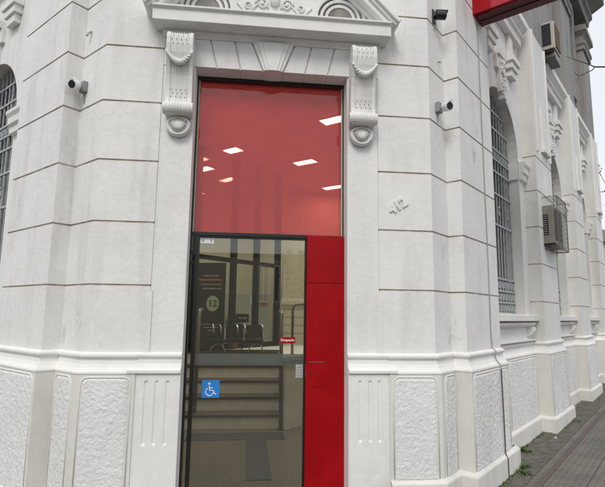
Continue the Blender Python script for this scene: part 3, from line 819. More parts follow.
# ------------------------------------------------------------------ lobby behind the glass
LOBBY = [(-1.15, .21), (1.15, .21), (1.38, .60), (4.1, 3.32), (4.1, 6.5), (-4.1, 6.5), (-4.1, 3.32), (-1.38, .60)]
PLAN = lambda u, o, z: (u, z, o)
fl = MB().prism(PLAN, LOBBY, -.1, .05).build('lobby_floor', 'speckle', BLD)
tc = MB().box(FF, -.145, .10, -2.0, -.5, .049, .056).box(FF, -.9, .34, -2.38, -2.0, .049, .0555)
tc.build('tactile_strip', 'tactile', BLD)
stp = MB()
ny = 2.6
for k in range(5):
    z0 = .05 + k * .19; y0 = ny + k * .29
    x1 = .352
    stp.box(FF, -2.6, x1, -(y0 + .32), -y0, z0 - .02, z0 + .155, 0)
    stp.box(FF, -2.6, x1 + .02, -(y0 + .36), -(y0 - .025), z0 + .155, z0 + .19, 1)
stp.build('staircase', ['lobbywhite', 'tread'], BLD)
lw = MB()   # white cheek wall running back and to the right beside the stair, brown cap
fpl = frame(.372, 2.5, S, S, S, -S)
lw.box(fpl, 0, 2.6, -.12, 0, -.02, .93, 0); lw.box(fpl, -.02, 2.6, -.14, .02, .93, .97, 1)
lw.build('cheek_wall', ['lobbywhite', 'tread'], BLD)
MB().prism(lambda u, o, z: (u, z, o), [(-2.9, 3.84), (.34, 3.84), (.36, 2.75), (2.2, 4.4), (3.2, 6.45), (-2.9, 6.45)], .6, 1.0).build('landing_floor', 'lobbywhite', BLD)
CE = 4.4
iw = MB()
for (xa, ya), (xb, yb) in zip(LOBBY[2:], LOBBY[3:]):
    dd = Vector((xb - xa, yb - ya)); ll = dd.length; dd.normalize()
    iw.box(frame(xa, ya, dd.x, dd.y, dd.y, -dd.x), 0, ll, 0, .06, -.05, CE)
iw.build('lobby_wall', 'cream', BLD)
pw = MB()   # cream wall at the right, a street reflection built in as lines and moulding
fpw = frame(.52, 5.6, 1, -.12, -.12, -1)
pw.box(fpw, 0, 2.6, -.12, 0, 1.0, 2.9, 0)
for z in (1.22, 1.38, 1.54, 1.70): pw.box(fpw, -.001, 2.6, -.05, .004, z, z + .012, 1)
pw.side(fpw, [(0, 1.78), (.05, 1.8), (.05, 1.86), (.02, 1.92), (0, 1.93)], -.02, 2.6, 0)
pw.build('reflection_lined_wall', ['cream', 'creamdk'], BLD)
MB().prism(PLAN, [(x, max(y, .36)) for x, y in LOBBY], CE, CE + .1).build('ceiling', 'ceil', BLD)
# inner faces of the street walls so the lobby is closed
iv = MB(); iv.box(FF, -1.4, -.76, -.42, -.36, -.05, CE); iv.box(FF, .76, 1.4, -.42, -.36, -.05, CE)
iv.box(FF, 1.33, 1.39, -.66, -.42, -.05, CE); iv.box(FF, -1.39, -1.33, -.66, -.42, -.05, CE); iv.box(FF, -.76, .76, -.42, -.36, 3.92, CE)
iv.build('inner_wall', 'cream', BLD)
MB().box(FF, -2.88, -.75, -6.45, -6.42, 1.0, 2.35).box(FF, -.7, .3, -6.0, -5.9, 1.0, 2.0).build('grey_counter_wall', 'greywall', BLD)

# ceiling lights, with further fill panels added to brighten the lobby
for k, (x, y, dx, dy, rot) in enumerate(((.99, 2.17, .2, .42, 50), (.79, 4.19, .2, .42, 50), (1.62, 5.85, .2, .5, 50), (-.5, 3.72, .2, .3, 50), (-1.08, 4.9, .2, .35, 50), (-.4, .75, .2, .42, 50), (2.2, 3.4, .2, .5, 50), (-2.4, 2.6, .2, .5, 50), (-3.3, 5.6, .2, .5, 50))):
    names = ['ceiling light nearest the upper right corner of the red glass', 'ceiling light in the middle right of the red glass',
             'ceiling light low at the right edge of the red glass', 'small ceiling light at the left centre of the red glass',
             'ceiling light at the left edge of the red glass', 'fill panel added, hidden above the entrance door', 'fill panel added over the right side wall', 'fill panel added by the left lobby wall', 'fill panel added at the back left of the lobby']
    t = thing('ceiling_light', 'lit fluorescent ' + names[k], 'ceiling light', (x, y, CE), 'ceiling lights in the lobby')
    ca, sa = math.cos(R(rot)), math.sin(R(rot))
    fr = frame(x, y, ca, sa, -sa, ca)
    a = MB()
    a.box(fr, -dx / 2 - .02, -dx / 2, -dy / 2, dy / 2, CE - .05, CE - .002).box(fr, dx / 2, dx / 2 + .02, -dy / 2, dy / 2, CE - .05, CE - .002).box(fr, -dx / 2, dx / 2, -dy / 2 - .02, -dy / 2, CE - .05, CE - .002).box(fr, -dx / 2, dx / 2, dy / 2, dy / 2 + .02, CE - .05, CE - .002)
    a.build('light_frame', 'tyglow', t)
    a = MB()
    a.box(fr, -dx / 2, -.012, -dy / 2, dy / 2, CE - .035, CE - .004); a.box(fr, .012, dx / 2, -dy / 2, dy / 2, CE - .035, CE - .004)
    a.build('diffuser', 'lamp', t)

# glazed partition inside
pt = thing('glass_partition', 'dark framed glazed partition running back through the lobby behind the door', 'partition', (-.95, 3.9, 1.0))
fp = frame(-1.05, 3.75, .70, .714, .714, -.70)
a = MB()
for u in (.0, .86, 1.45, 2.05): a.box(fp, u - .04, u + .04, -.05, .05, 1.0, CE)
a.box(fp, 0, 2.05, -.04, .04, 2.50, 2.57); a.box(fp, 0, 2.05, -.04, .04, 1.0, 1.09)
a.build('partition_frame', 'navy', pt)
MB().box(fp, 0.04, 2.01, -.006, .006, 1.09, 2.50).box(fp, .04, 2.01, -.006, .006, 2.57, CE).build('partition_pane', 'sideglass', pt)

# handrails
def rail(label, pts, r=.024, base=None):
    t = thing('handrail', label, 'handrail', pts[0], 'steel handrails by the lobby steps')
    a = MB(); a.tube(pts, r, 10); a.build('rail', 'steel', t, smooth=True)
    b = MB(); b.cyl(pts[0], (pts[0][0], pts[0][1], pts[0][2] + .015), .05, 14); b.build('base_plate', 'steel', t)
rail('steel handrail post at the right end of the lobby steps', [(.315, 2.52, .05), (.300, 2.52, 1.6), (.300, 2.55, 1.625), (.300, 2.62, 1.64), (.300, 2.9, 1.64)], .026)
def bend(x0, x1, y, z0, z1, r=.08):
    return [(x0, y, z0), (x0, y, z1 - r), (x0 + r * .3, y, z1 - r * .3), (x0 + r, y, z1), (x1, y, z1)]
rail('looped steel handrail beside the red panel', bend(.505, 1.6, 3.05, .97, 1.76), .022)
rail('steel handrail post at the left end of the lobby steps', [(-.86, 2.7, .2), (-.85, 2.7, 1.62), (-.85, 2.74, 1.645), (-.85, 2.82, 1.655), (-.85, 3.1, 1.655)], .026)

# black poster banner
po = thing('poster_banner', 'black poster banner with pale printed lines and a round green emblem', 'poster', (-.74, 3.72, 1.0))
fb = frame(-.80, 3.70, .985, -.17, -.17, -.985)
MB().box(fb, -.26, .26, -.02, 0, 1.02, 2.42).build('panel', 'camblack', po)
MB().box(fb, -.265, -.26, -.02, .004, 1.02, 2.42).build('edge_strip', 'steel', po)
a = MB(); rnd = random.Random(4)
def line(z, x0, x1, mi, h=.022):
    x = x0
    while x < x1:
        w_ = rnd.uniform(.012, .03); a.box(fb, x, min(x + w_, x1), 0, .003, z, z + h * rnd.uniform(.7, 1), mi); x += w_ + .007
line(2.20, -.12, .14, 0); line(2.13, -.18, .2, 1, .03); line(2.06, -.14, .2, 0); line(1.99, -.12, .2, 0)
line(1.42, -.12, .18, 0, .018); line(1.37, -.08, .16, 0, .018); line(1.32, .0, .1, 0, .018)
a.build('printed_lines', ['greyink', 'orange'], po)
a = MB(); a.prism(fb, [(.06 + .105 * math.cos(t), 1.76 + .125 * math.sin(t)) for t in [2 * math.pi * q / 28 for q in range(28)]], 0, .004); em = a.build('round_emblem', 'greenish', po)
text_mesh('emblem_text', '12', .15, 'dkgreen', em, Matrix.Translation(fb(.06, .006, 1.71)) @ Matrix.Rotation(math.atan2(-.17, .985), 4, 'Z') @ Matrix.Rotation(R(90), 4, 'X'), extrude=.002, bold=.003, align='CENTER')

# waiting bench: row of seats with chrome arms
wb = thing('waiting_bench', 'row of dark waiting seats with chrome armrests and curved chrome legs', 'bench', (-.35, 3.55, 1.0))
cy = 3.62
MB().cyl((-.88, cy + .1, 1.16), (.09, cy + .1, 1.16), .022, 10).build('beam', 'camblack', wb)
for k in range(3):
    x = -.86 + k * .32
    a = MB(); a.box(FF, x + .02, x + .31, -(cy + .26), -(cy - .12), 1.175, 1.205); a.build('seat', 'seat', wb, bevel=.012)
    a = MB(); a.side(FF, [(-(cy + .24), 1.20), (-(cy + .27), 1.20), (-(cy + .33), 1.42), (-(cy + .30), 1.42)], x + .02, x + .31); a.build('backrest', 'seat', wb, bevel=.008)
for x in (-.70, -.585, -.32, -.20, .08):
    a = MB(); a.tube([(x, cy + .02, 1.16), (x, cy - .02, 1.36), (x - .01, cy + .0, 1.415), (x - .05, cy + .06, 1.44), (x - .10, cy + .16, 1.42)], .013, 8)
    a.build('armrest', 'chrome', wb, smooth=True)
for x in (-.62, -.02):
    a = MB(); a.tube([(x - .12, cy - .06, 1.0), (x - .10, cy - .03, 1.08), (x, cy, 1.14), (x + .08, cy - .02, 1.10), (x + .11, cy - .06, 1.0)], .013, 8)
    a.build('leg', 'chrome', wb, smooth=True)
# small things on the lobby wall
a = thing('wall_notice', 'small white and red notice on the lobby wall behind the partition', 'notice', (.0, 5.86, 2.0))
MB().box(FF, -.12, .0, -5.9, -5.87, 1.8, 1.98).build('notice_sheet', 'white', a)
MB().box(FF, .08, .22, -5.9, -5.87, 1.78, 1.99).build('notice_board', 'greyink', a)
MB().box(FF, .09, .21, -5.869, -5.862, 1.79, 1.84).build('red_strip', 'red', a)
a = thing('counter_sign', 'small dark sign with a pale word standing behind the bench', 'sign', (-.30, 4.05, 1.0))
MB().box(FF, -.36, -.15, -4.1, -4.06, 1.46, 1.60).box(FF, -.26, -.24, -4.1, -4.07, 1.0, 1.46).build('sign_plate', 'navy', a)
b = MB()
for q in range(7): b.box(FF, -.33 + q * .022, -.313 + q * .022, -4.06, -4.056, 1.515, 1.545)
b.build('sign_word', 'greyink', a)
a = thing('potted_plant', 'dark potted plant in a brown pot behind the waiting bench', 'plant', (-.42, 4.3, 1.0))
b = MB(); b.tube([(-.42, 4.3, 1.0), (-.42, 4.3, 1.26)], [.07, .1], 14); b.build('pot', 'roof', a)
b = MB(); rnd = random.Random(9)
for q in range(70):
    p = Vector((-.42, 4.3, 1.28)); d = Vector((rnd.uniform(-1, 1), rnd.uniform(-1, 1), rnd.uniform(.4, 1.6))).normalized() * rnd.uniform(.15, .42)
    w_ = d.cross(Vector((0, 0, 1))).normalized() * .016
    b.add([p + d * .55 - w_, p + d * .55 + w_, p + d], [(0, 1, 2)])
b.build('leaves', 'leaf2', a)

# ------------------------------------------------------------------ security cameras
def pt_n(p0, dirn, t, out, nrm, z): return Vector((p0[0] + dirn[0] * t + nrm[0] * out, p0[1] + dirn[1] * t + nrm[1] * out, z))
def bullet_cam(label, base, nrm, aim, body, z, box=True, rad=.036, ln=.105):
    n = Vector((nrm[0], nrm[1], 0)); b = Vector((base[0], base[1], z)); aim = Vector(aim).normalized()
    t = thing('security_camera', label, 'camera', b, 'security cameras on the white walls')
    tv = Vector((-n.y, n.x, 0))
    if box:
        a = MB(); fr = lambda u, o, zz: tuple(b + tv * u + n * o + Vector((0, 0, zz)))
        a.box(fr, -.042, .042, 0, .045, -.05, .055); a.build('junction_box', 'camgrey', t, bevel=.006)
        st = b + n * .045
    else:
        a = MB(); fr = lambda u, o, zz: tuple(b + tv * u + n * o + Vector((0, 0, zz)))
        a.box(fr, -.035, .035, 0, .016, -.075, .075); a.build('wall_plate', 'camblack', t, bevel=.004)
        st = b + n * .016
    head = st + n * .06 + Vector((0, 0, -.005))
    a = MB(); a.tube([st, st + n * .03, head], .014, 10); a.build('mount_arm', body, t, smooth=True)
    back = head - aim * ln * .45; front = head + aim * ln * .55
    a = MB(); a.tube([back, back + aim * .008, front - aim * .006, front], [rad * .8, rad, rad, rad * .96], 20); a.build('body', body, t, smooth=False, bevel=.002)
    a = MB(); a.tube([front, front + aim * .005], [rad * .76, rad * .7], 20); a.build('lens_face', 'camblack', t)
    a = MB(); side = aim.cross(Vector((0, 0, 1))).normalized(); up = side.cross(aim)
    a.tube([back - aim * 0 + up * rad * 1.05, front + aim * .02 + up * rad * 1.05], rad * .35, 8)
    a.build('sunshade', body, t)
    a = MB(); a.tube([b + Vector((0, 0, -.055)) + n * .012, b + Vector((0, 0, -.11)) + n * .006, b + Vector((0, 0, -.15)) + n * .004], .006, 6); a.build('lead', 'camgrey', t)
nL = Vector((-S, -S)); nR = Vector((S, -S))
# left camera sits in the notch on the face turned left, white with a black lens
bullet_cam('white camera with a grey box in the wall notch left of the entrance', (-1.776, .236), (-S, -S), (-.25, -1, -.34), 'camwhite', 3.715, rad=.047, ln=.092)
bullet_cam('white camera on the right wall notch, the lower of two', (1.664, .124), (S, -S), (.22, -1, -.26), 'camwhite', 3.675, rad=.047, ln=.092)
bullet_cam('black camera high on the right wall notch, above the white one', (1.648, .108), (S, -S), (1, -.15, -.05), 'camblack', 4.66, box=False, rad=.045, ln=.10)

hk = tag(MB().tube([(-1.757, .217, 4.29), (-1.765, .20, 4.275), (-1.78, .185, 4.25), (-1.786, .178, 4.225)], .011, 8).build('wall_hook', 'iron', loc=(-1.757, .217, 4.25)), 'small rusty hook sticking out of the notch above the left camera', 'hook')
nl = tag(MB().tube([(1.711, .171, 4.208), (1.725, .157, 4.205), (1.73, .152, 4.19)], .007, 6).build('wall_nail', 'cementdk', loc=(1.711, .171, 4.2)), 'tiny bent nail in the right notch between the two cameras', 'nail')

# ------------------------------------------------------------------ cable down the first right pier
cpts = [FR(u, o, z) for u, o, z in ((.66, .008, 6.9), (.665, .008, 5.4), (.66, .008, 4.64), (.672, .008, 3.75), (.682, .008, 3.0), (.694, .008, 2.44), (.692, .008, 1.9), (.688, .008, 1.46), (.70, .012, 1.28), (.702, .045, 1.255), (.70, .05, 1.22), (.715, .03, 1.2), (.735, .04, 1.15), (.75, .08, 1.1), (.752, .078, 1.05))]
cb = MB(); cb.tube(cpts, .0055, 6, 0)
cb.tube([FR(.752, .078, 1.06), FR(.757, .080, .8), FR(.765, .080, .5), FR(.77, .08, .21), FR(.772, .102, .16), FR(.773, .102, -.02)], .0065, 6, 1)
tag(cb.build('wall_cable', ['cable', 'cabledk'], loc=FR(.7, 0, 0)), 'thin grey cable running down the right pier over the ledge and plinth', 'cable')

# ------------------------------------------------------------------ air conditioners
u0 = 3.36
ac = thing('air_conditioner', 'brown boxed air conditioner in a wire cage low on the second pier', 'air conditioner', FR(u0 + .3, 0, 2.7), 'air conditioners on the side facade')
a = MB(); a.box(FR, u0, u0 + .62, 0, .15, 2.72, 3.31); a.build('casing', 'acbeige', ac, bevel=.008)
a = MB(); a.box(FR, u0 - .008, u0 + .0, .01, .075, 2.85, 3.17); a.build('side_opening', 'acdark', ac)
a = MB()
for q in range(9): a.box(FR, u0 - .012, u0 - .006, .015, .06, 2.865 + q * .034, 2.874 + q * .034)
a.build('side_louvre', 'greyink', ac)
a = MB(); a.box(FR, u0 - .01, u0 + .64, 0, .165, 2.69, 2.716); a.build('shelf', 'camblack', ac)
a = MB()
for q in range(12): a.box(FR, u0 + .04 + q * .047, u0 + .062 + q * .047, .148, .153, 2.77, 3.26)
a.build('rear_grille', 'acdark', ac)
a = MB()
U1, O1, Z0, Z1 = u0 + .72, .20, 2.65, 3.45
for q in range(12):
    z = Z0 + (Z1 - Z0) * q / 11; th = .008 if q in (0, 11) else .0025
    a.tube([FR(u0 + .02, O1, z), FR(U1, O1, z), FR(U1, 0, z)], th, 5)
for q in range(13):
    u = u0 + .02 + (U1 - u0 - .02) * q / 12; th = .008 if q in (0, 12) else .003
    a.tube([FR(u, 0, Z1), FR(u, O1, Z1), FR(u, O1, Z0), FR(u, 0, Z0)], th, 5)
for q in range(3):
    o = O1 * (q + .5) / 3; a.tube([FR(u0 + .02, o, Z1), FR(U1, o, Z1), FR(U1, o, Z0)], .003, 5)
a.build('wire_cage', 'cage', ac)

u2 = 4.17
ac = thing('air_conditioner', 'cream air conditioner with a dark side louvre high up below the red sign', 'air conditioner', FR(u2 + .2, 0, 6.1), 'air conditioners on the side facade')
a = MB(); a.box(FR, u2, u2 + .44, -.19, .18, 6.25, 6.76); a.build('casing', 'aclight', ac, bevel=.012)
a = MB(); a.box(FR, u2 - .010, u2 + .0, -.03, .125, 6.32, 6.72); a.build('side_opening', 'acdark', ac)
a = MB()
for q in range(9): a.box(FR, u2 - .013, u2 - .008, -.025, .12, 6.34 + q * .042, 6.348 + q * .042)
a.build('side_louvre', 'navy', ac)
a = MB(); a.box(FR, u2 + .04, u2 + .41, .178, .19, 6.29, 6.72)
for q in range(10): a.box(FR, u2 + .05 + q * .036, u2 + .07 + q * .036, .19, .196, 6.30, 6.71)
a.build('rear_grille', 'acbrown', ac)
a = MB(); a.box(FR, u2 + .08, u2 + .42, -.15, .16, 6.10, 6.235); a.build('drip_tray', 'acbeige', ac, bevel=.01)
a = MB(); a.box(FR, u2 + .02, u2 + .06, -.19, .15, 6.2, 6.25); a.box(FR, u2 + .02, u2 + .46, -.19, .17, 6.075, 6.10); a.box(FR, u2 + .02, u2 + .46, .15, .17, 6.10, 6.125); a.build('support_shelf', 'camblack', ac)

# ------------------------------------------------------------------ red projecting sign
sgn = thing('projecting_sign', 'red box sign projecting from the right pier at the top of the photo', 'sign', FR(.75, 0, 5.0))
a = MB(); a.box(FR, .55, .84, .02, 1.9, 5.04, 6.2); a.build('sign_box', 'reddk', sgn, bevel=.006)
a = MB(); a.box(FR, .535, .552, .02, .20, 5.03, 6.2); a.box(FR, .53, .85, .0, .022, 5.03, 6.2); a.build('flange', 'red', sgn, bevel=.004)
a = MB(); a.box(FR, .58, .82, .03, 1.88, 5.018, 5.041); a.build('underside_shade', 'redshadow', sgn)  # dark red plate, the shade below the box put into its colour
a = MB(); a.box(FR, .69, .705, .03, 1.88, 5.008, 5.0185); a.build('underside_seam', 'camblack', sgn)

# ------------------------------------------------------------------ ground
def gz(x, y): return -.045 + .02 * ((x - B3[0]) * S + (y - B3[1]) * S)
def sheet(fr, u0, u1, o0, o1, dz, nu=1):
    mb = MB(); vs = []
    for u, o in ((u0, o0), (u1, o0), (u1, o1), (u0, o1)):
        p = fr(u, o, 0); vs.append((p[0], p[1], gz(p[0], p[1]) + dz))
    mb.add(vs, [(0, 1, 2, 3)]); return mb
SW = 3.6
mb = MB()
cR = Vector(xy(FR, 0, 0)); 
far = 60
# sidewalk: one polygon wrapping the corner
ptsw = [xy(FL, far, -1), xy(FL, far, SW), None, xy(FR, far, SW), xy(FR, far, -1), (0, .45)]
def inter():
    # both kerb lines meet in front of the corner, rounded
    res = []
    for t in range(9):
        f = t / 8; a = Vector(xy(FL, -.2, SW)); b = Vector(xy(FR, -.2, SW)); m = Vector((0, -7.6))
        res.append(tuple((1 - f) ** 2 * a + 2 * f * (1 - f) * m + f * f * b))
    return res
kerb_line = [xy(FL, far, SW)] + inter() + [xy(FR, far, SW)]
poly = [xy(FL, far, -1)] + kerb_line + [xy(FR, far, -1), xy(FR, 0, -1), (0, .45), xy(FL, 0, -1)]
mb.add([(x, y, gz(x, y)) for x, y in poly], [tuple(range(len(poly)))])
struct('sidewalk', mb, 'pave')
mb = MB(); n = len(kerb_line)
path = kerb_line
vs = []
for i, (x, y) in enumerate(path):
    a = Vector(path[max(i - 1, 0)]); b = Vector(path[min(i + 1, n - 1)]); d = (b - a).normalized(); nn = Vector((d.y, -d.x))
    for o, z in ((-.0, .004), (.14, .004), (.16, -.14)): vs.append((x + nn.x * o, y + nn.y * o, gz(x, y) + z))
mb.add(vs, [(i * 3 + j, i * 3 + j + 1, i * 3 + j + 4, i * 3 + j + 3) for i in range(n - 1) for j in range(2)])
struct('kerb', mb, 'kerb')
mb = MB(); q = 160
mb.add([(x, y, gz(x, y) - .13) for x, y in ((-q, -q), (q, -q), (q, q), (-q, q))], [(0, 1, 2, 3)])
struct('road', mb, 'asphalt')
struct('mossy_strip', sheet(FR, -.2, 40, -.25, .27, .004), 'moss')
# wavy-edged dark strip and red tile line
mb = MB(); 
struct('red_tile_line', sheet(FR, -.6, 40, .36, .42, .005), 'redline')
struct('dark_tile_joint', sheet(FR, -.6, 40, .27, .282, .006), 'moss')

# weeds along the wall foot
def weed(label, u, o, h, nleaf, seed):
    p0 = Vector(FR(u, o, 0)); p0.z = gz(p0.x, p0.y); rnd = random.Random(seed)
    mb = MB()
    for k in range(nleaf):
        a = rnd.uniform(0, 2 * math.pi); el = rnd.uniform(.35, 1.3); l = h * rnd.uniform(.5, 1.1)
        d = Vector((math.cos(a) * math.cos(el), math.sin(a) * math.cos(el), math.sin(el)))
        sdv = d.cross(Vector((0, 0, 1))).normalized(); wv = l * rnd.uniform(.12, .24)
        b = p0 + Vector((rnd.gauss(0, .035), rnd.gauss(0, .035), 0)); m = b + d * l * .55; tip = b + d * l + Vector((0, 0, -l * .2))
        mb.add([b, m - sdv * wv, tip, m + sdv * wv + Vector((0, 0, .004))], [(0, 1, 2, 3)])
    tag(mb.build('weed', 'leaf', loc=p0), label, 'weed', 'weeds at the foot of the wall')
weed('largest low spreading weed at the wall foot nearest the camera', 1.00, .17, .06, 60, 1)
weed('bright green weed growing at the end corner of the first base course', 1.22, .10, .075, 50, 2)
weed('thin upright weed in the inner corner of the base course', 1.27, -.02, .11, 22, 3)
weed('round leafy weed farther along against the base course', 1.86, -.05, .08, 60, 4)
weed('tiny flat weed beside the second pier', 4.05, .16, .05, 14, 5)
mb = MB(); db = MB(); rnd = random.Random(21)
def foot(u):        # distance of the base course face from the pier face, at u along the facade
    for a, b in [(-.2, 1.14)] + [(p - .0, q + .12) for p, q in PIER]:
        if a <= u <= b: return .105
    return REC + .105
for k in range(620):
    u = abs(rnd.gauss(0, 2.6)) + .3
    if u > 9.5: continue
    dense = noise.noise(Vector((u * 2.3, 0, 4))) 
    if dense < -.05 and rnd.random() < .8: continue
    p = Vector(FR(u, foot(u) + abs(rnd.gauss(0, .022)), 0)); p.z = gz(p.x, p.y) + .004
    a = rnd.uniform(0, 6.28); l = rnd.uniform(.012, .034); d = Vector((math.cos(a), math.sin(a), rnd.uniform(.2, 1.4))).normalized() * l
    w_ = d.cross(Vector((0, 0, 1))).normalized() * l * .28
    mb.add([p, p + d * .6 - w_, p + d, p + d * .6 + w_], [(0, 1, 2, 3)])
o = mb.build('moss_line', 'leaf', loc=FR(2, .1, 0)); tag(o, 'thin broken line of green moss and sprouts along the foot of the right facade', 'moss', kind='stuff')
for k in range(330):
    u = rnd.uniform(.2, 9); o_ = foot(u) + abs(rnd.gauss(0, .16)) if rnd.random() < .75 else rnd.uniform(.1, 2.4)
    p = Vector(FR(u, o_, 0)); p.z = gz(p.x, p.y) + .010
    a = rnd.uniform(0, 6.28); l = rnd.uniform(.006, .022); d = Vector((math.cos(a), math.sin(a), 0)) * l; w_ = Vector((-d.y, d.x, 0)) * rnd.uniform(.3, .7)
    db.add([p - d, p - w_ + Vector((0, 0, .004)), p + d, p + w_ + Vector((0, 0, rnd.uniform(0, .008)))], [(0, 1, 2, 3)], rnd.choice((0, 0, 0, 1)))
o = db.build('dry_debris', ['bud', 'kerb'], loc=FR(2, .3, 0)); tag(o, 'scattered dry leaf bits and grit on the pavement by the right facade', 'debris', kind='stuff')
# litter specks
for k, (u, o, lab) in enumerate(((2.75, .13, 'small white scrap of litter by the wall foot'), (4.6, .9, 'small dark lump lying on the pavement tiles'), (2.1, 1.25, 'pale crumpled scrap on the ribbed pavement'))):
    p = Vector(FR(u, o, 0)); p.z = gz(p.x, p.y) + .012
    mb = MB(); mb.ball(p, .017, .024, .008, 7)
    mb.ball(p + Vector((.012, .008, .003)), .012, .013, .008, 6)
    tag(mb.build('litter', ('white', 'cementdk', 'aclight')[k], loc=p), lab, 'litter')

# ------------------------------------------------------------------ street tree at the right (trunk outside the frame)
def leafy(mb, c, rx, n, size, rnd, squash=1):
    for k in range(n):
        v = Vector((rnd.gauss(0, .45), rnd.gauss(0, .45), rnd.gauss(0, .45) * squash)) * rx
        p = c + v; d = Vector((rnd.uniform(-1, 1), rnd.uniform(-1, 1), rnd.uniform(-1, 1))).normalized() * size
        w_ = d.orthogonal().normalized() * size * .45
        mb.add([p - d * .5, p + w_, p + d * .5, p - w_], [(0, 1, 2, 3)])
TP = Vector((9.4, 2.9, 0)); TP.z = gz(TP.x, TP.y)
tr = thing('street_tree', 'nearly bare street tree reaching thin reddish branches into the right edge', 'tree', TP)
tb = MB(); tb.tube([TP, TP + Vector((.05, 0, 1.5)), TP + Vector((-.1, .1, 3)), TP + Vector((.1, .2, 4.6)), TP + Vector((.3, .1, 6.5))], [.16, .13, .11, .08, .04], 10)
tb.build('trunk', 'bark', tr, smooth=True)
br = MB()
br.tube([TP + Vector((.1, .2, 4.5)), (8.2, 2.8, 5.0), (6.6, 2.45, 5.4), (5.401, 2.233, 5.514), (5.042, 2.145, 5.441)], [.05, .035, .022, .013, .011], 7)
br.tube([(5.042, 2.145, 5.441), (4.807, 2.05, 5.438), (4.68, 2.0, 5.43), (4.553, 1.965, 5.438), (4.415, 1.928, 5.45)], [.010, .008, .006, .005, .003], 6)
br.tube([(5.042, 2.145, 5.441), (4.93, 2.07, 5.34), (4.811, 2.006, 5.27), (4.70, 1.97, 5.20), (4.602, 1.951, 5.163), (4.49, 1.88, 5.19)], [.009, .008, .007, .006, .005, .003], 6)
br.tube([(4.602, 1.951, 5.163), (4.57, 1.93, 5.10), (4.53, 1.9, 5.02)], [.004, .003, .002], 5)
br.tube([TP + Vector((-.05, .15, 3.6)), (8.6, 4.6, 4.3), (7.849, 5.435, 4.452), (7.671, 5.582, 4.436)], [.03, .02, .009, .004], 6)
br.tube([(7.849, 5.435, 4.452), (7.72, 5.47, 4.62), (7.653, 5.491, 4.783), (7.581, 5.466, 5.028)], [.008, .006, .005, .003], 5)
br.tube([(8.3, 5.0, 4.38), (7.95, 5.5, 4.25), (7.739, 5.607, 4.144)], [.008, .006, .003], 5)
rnd = random.Random(11)
for seg in (((7.849, 5.435, 4.452), (7.671, 5.582, 4.436)), ((7.849, 5.435, 4.452), (7.581, 5.466, 5.028)), ((7.95, 5.5, 4.25), (7.739, 5.607, 4.144)), ((7.653, 5.491, 4.783), (7.581, 5.466, 5.028))):
    a, b = Vector(seg[0]), Vector(seg[1])
    for k in range(4):
        p = a.lerp(b, rnd.random()) + Vector((rnd.gauss(0, .02), rnd.gauss(0, .02), rnd.gauss(0, .02)))
        br.ball(p, .013, .013, .022, 6, 1)
br.build('branches', ['bark', 'bud'], tr, smooth=True)

# ------------------------------------------------------------------ buildings farther along and across the street
fb_ = frame(B3[0] + S * 22 , B3[1] + S * 22, S, S, S, -S)
ob = thing('street_house', 'pale low house farther down the street behind the bare tree', 'house', fb_(3, -.5, 0))
a = MB(); a.box(fb_, 0, 9, -8, -.6, -.5, 5.2); a.build('wall', 'far', ob)
a = MB(); a.side(fb_, [(-8.4, 5.2), (-.3, 5.2), (-.3, 5.35), (-4.3, 6.8), (-8.4, 5.35)], -.2, 9.2); a.build('roof', 'cement', ob)
for k in range(3):
    a = MB(); a.box(fb_, 1 + k * 2.8, 2.2 + k * 2.8, -.62, -.55, 1.4, 3.4); a.build('window', 'darkpane', ob)
FO = lambda u, o, z: (u, -17.5 + o, z)
op = thing('ochre_building', 'ochre low building across the street, seen mirrored in the door glass', 'building', (0, -17.5, 0))
a = MB(); a.box(FO, -14, 9, -6, 0, -.6, 4.15)
a.build('wall', 'opp', op)
a = MB(); a.side(FO, [(-6.3, 4.15), (.0, 4.15), (.06, 4.2), (.2, 4.24), (.2, 4.32), (-3, 4.7), (-6.3, 4.3)], -14.1, 9.1); a.build('roof', 'roof', op)
for k in range(10):
    for zz in ((2.2, 3.75),):
        x = -11.8 + (k // 2) * 4.1 + (k % 2) * .72
        a = MB(); a.box(FO, x - .2, x + .2, .0, .06, *zz); wn = a.build('window', 'darkpane', op)
        a = MB(); a.box(FO, x - .26, x - .2, 0, .1, zz[0] - .08, zz[1] + .08).box(FO, x + .2, x + .26, 0, .1, zz[0] - .08, zz[1] + .08).box(FO, x - .2, x + .2, 0, .1, zz[1], zz[1] + .08).box(FO, x - .2, x + .2, 0, .12, zz[0] - .08, zz[0]).box(FO, x - .03, x + .03, .06, .09, *zz)
        a.build('frame', 'trim', wn)
for sgx, lab in ((3.2, 'leafy street tree across the road, mirrored at the top right of the door glass'),):
    tp = Vector((sgx, -14.2, -.15))
    t2 = thing('street_tree', lab, 'tree', tp)
    a = MB(); a.tube([tp, tp + Vector((.05, 0, 2)), tp + Vector((-.1, .1, 3.4))], [.14, .10, .05], 9)
    for q in range(6): a.tube([tp + Vector((0, 0, 2.2 + q * .3)), tp + Vector((math.cos(q * 2.1) * 1.2, math.sin(q * 2.1) * 1.2, 3.1 + q * .16))], [.05, .015], 6)
    a.build('trunk', 'bark', t2)
    a = MB(); rnd = random.Random(5)
    for q in range(26):
        c = tp + Vector((rnd.gauss(0, .9), rnd.gauss(0, .7), 3.35 + rnd.gauss(0, .28)))
        leafy(a, c, .55, 80, .14, rnd)
    a.build('crown', 'leaf2', t2)

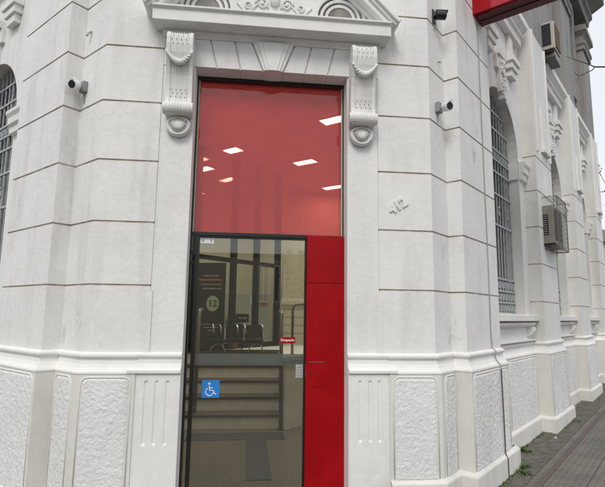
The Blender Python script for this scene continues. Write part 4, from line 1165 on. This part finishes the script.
# ------------------------------------------------------------------ camera
cam = bpy.data.cameras.new('camera'); co = bpy.data.objects.new('camera', cam); COL.objects.link(co); scn.camera = co
f, pit, roll, yaw = 488.86, .144541, .0135135, -.108893
def rayv(x, ydown, fwd):
    c, s = math.cos(roll), math.sin(roll)
    x2 = c * x + s * ydown; y2 = -s * x + c * ydown
    v = (x2, fwd, -y2)
    v = (v[0], v[1] * math.cos(pit) - v[2] * math.sin(pit), v[1] * math.sin(pit) + v[2] * math.cos(pit))
    c, s = math.cos(yaw), math.sin(yaw)
    return Vector((c * v[0] - s * v[1], s * v[0] + c * v[1], v[2]))
rt, up_, bk = rayv(1, 0, 0), rayv(0, -1, 0), -rayv(0, 0, 1)
mw = Matrix((rt, up_, bk)).transposed().to_4x4(); mw.translation = Vector((-.17388, -4.38847, 1.6))
co.matrix_world = mw
cam.sensor_width = 36; cam.lens = 36 * f / 605; cam.clip_end = 600; cam.clip_start = .05

# ------------------------------------------------------------------ overcast daylight
wd = bpy.data.worlds.new('World'); scn.world = wd; wd.use_nodes = True
nt = wd.node_tree
for n in list(nt.nodes): nt.nodes.remove(n)
wo = nt.nodes.new('ShaderNodeOutputWorld'); bg = nt.nodes.new('ShaderNodeBackground')
EL, RO = R(48), R(197)     # sun elevation and compass rotation
sky = N(nt, 'ShaderNodeTexSky', sky_type='NISHITA', sun_disc=False, sun_elevation=EL, sun_rotation=RO, dust_density=4.0, air_density=1.0, ozone_density=1.0)
tc = nt.nodes.new('ShaderNodeTexCoord')
cl = noise_tex(nt, tc.outputs['Generated'], 2.2, 6, .55)
cloud = ramp(nt, cl, [(.3, (.80, .835, .90)), (.7, (.94, .955, .985))])
sc_ = N(nt, 'ShaderNodeVectorMath', operation='SCALE'); sc_.inputs['Scale'].default_value = 9.6
nt.links.new(cloud, sc_.inputs[0])
mixed = mixc(nt, sky.outputs[0], sc_.outputs[0], .9)
nt.links.new(mixed, bg.inputs['Color']); bg.inputs['Strength'].default_value = .10
nt.links.new(bg.outputs[0], wo.inputs['Surface'])
sl = bpy.data.lights.new('sun', 'SUN'); sl.energy = 1.4; sl.angle = R(22); sl.color = (1, .97, .92)
so = bpy.data.objects.new('sun', sl); COL.objects.link(so)
sd = Vector((math.sin(RO) * math.cos(EL), math.cos(RO) * math.cos(EL), math.sin(EL)))
so.rotation_euler = sd.to_track_quat('Z', 'Y').to_euler(); so.location = sd * 30
vs_ = scn.view_settings; vs_.view_transform = 'Standard'; vs_.look = 'None'; vs_.exposure = 0.2; vs_.gamma = 1; vs_.use_curve_mapping = False
scn.cycles.max_bounces = 10; scn.cycles.transparent_max_bounces = 12
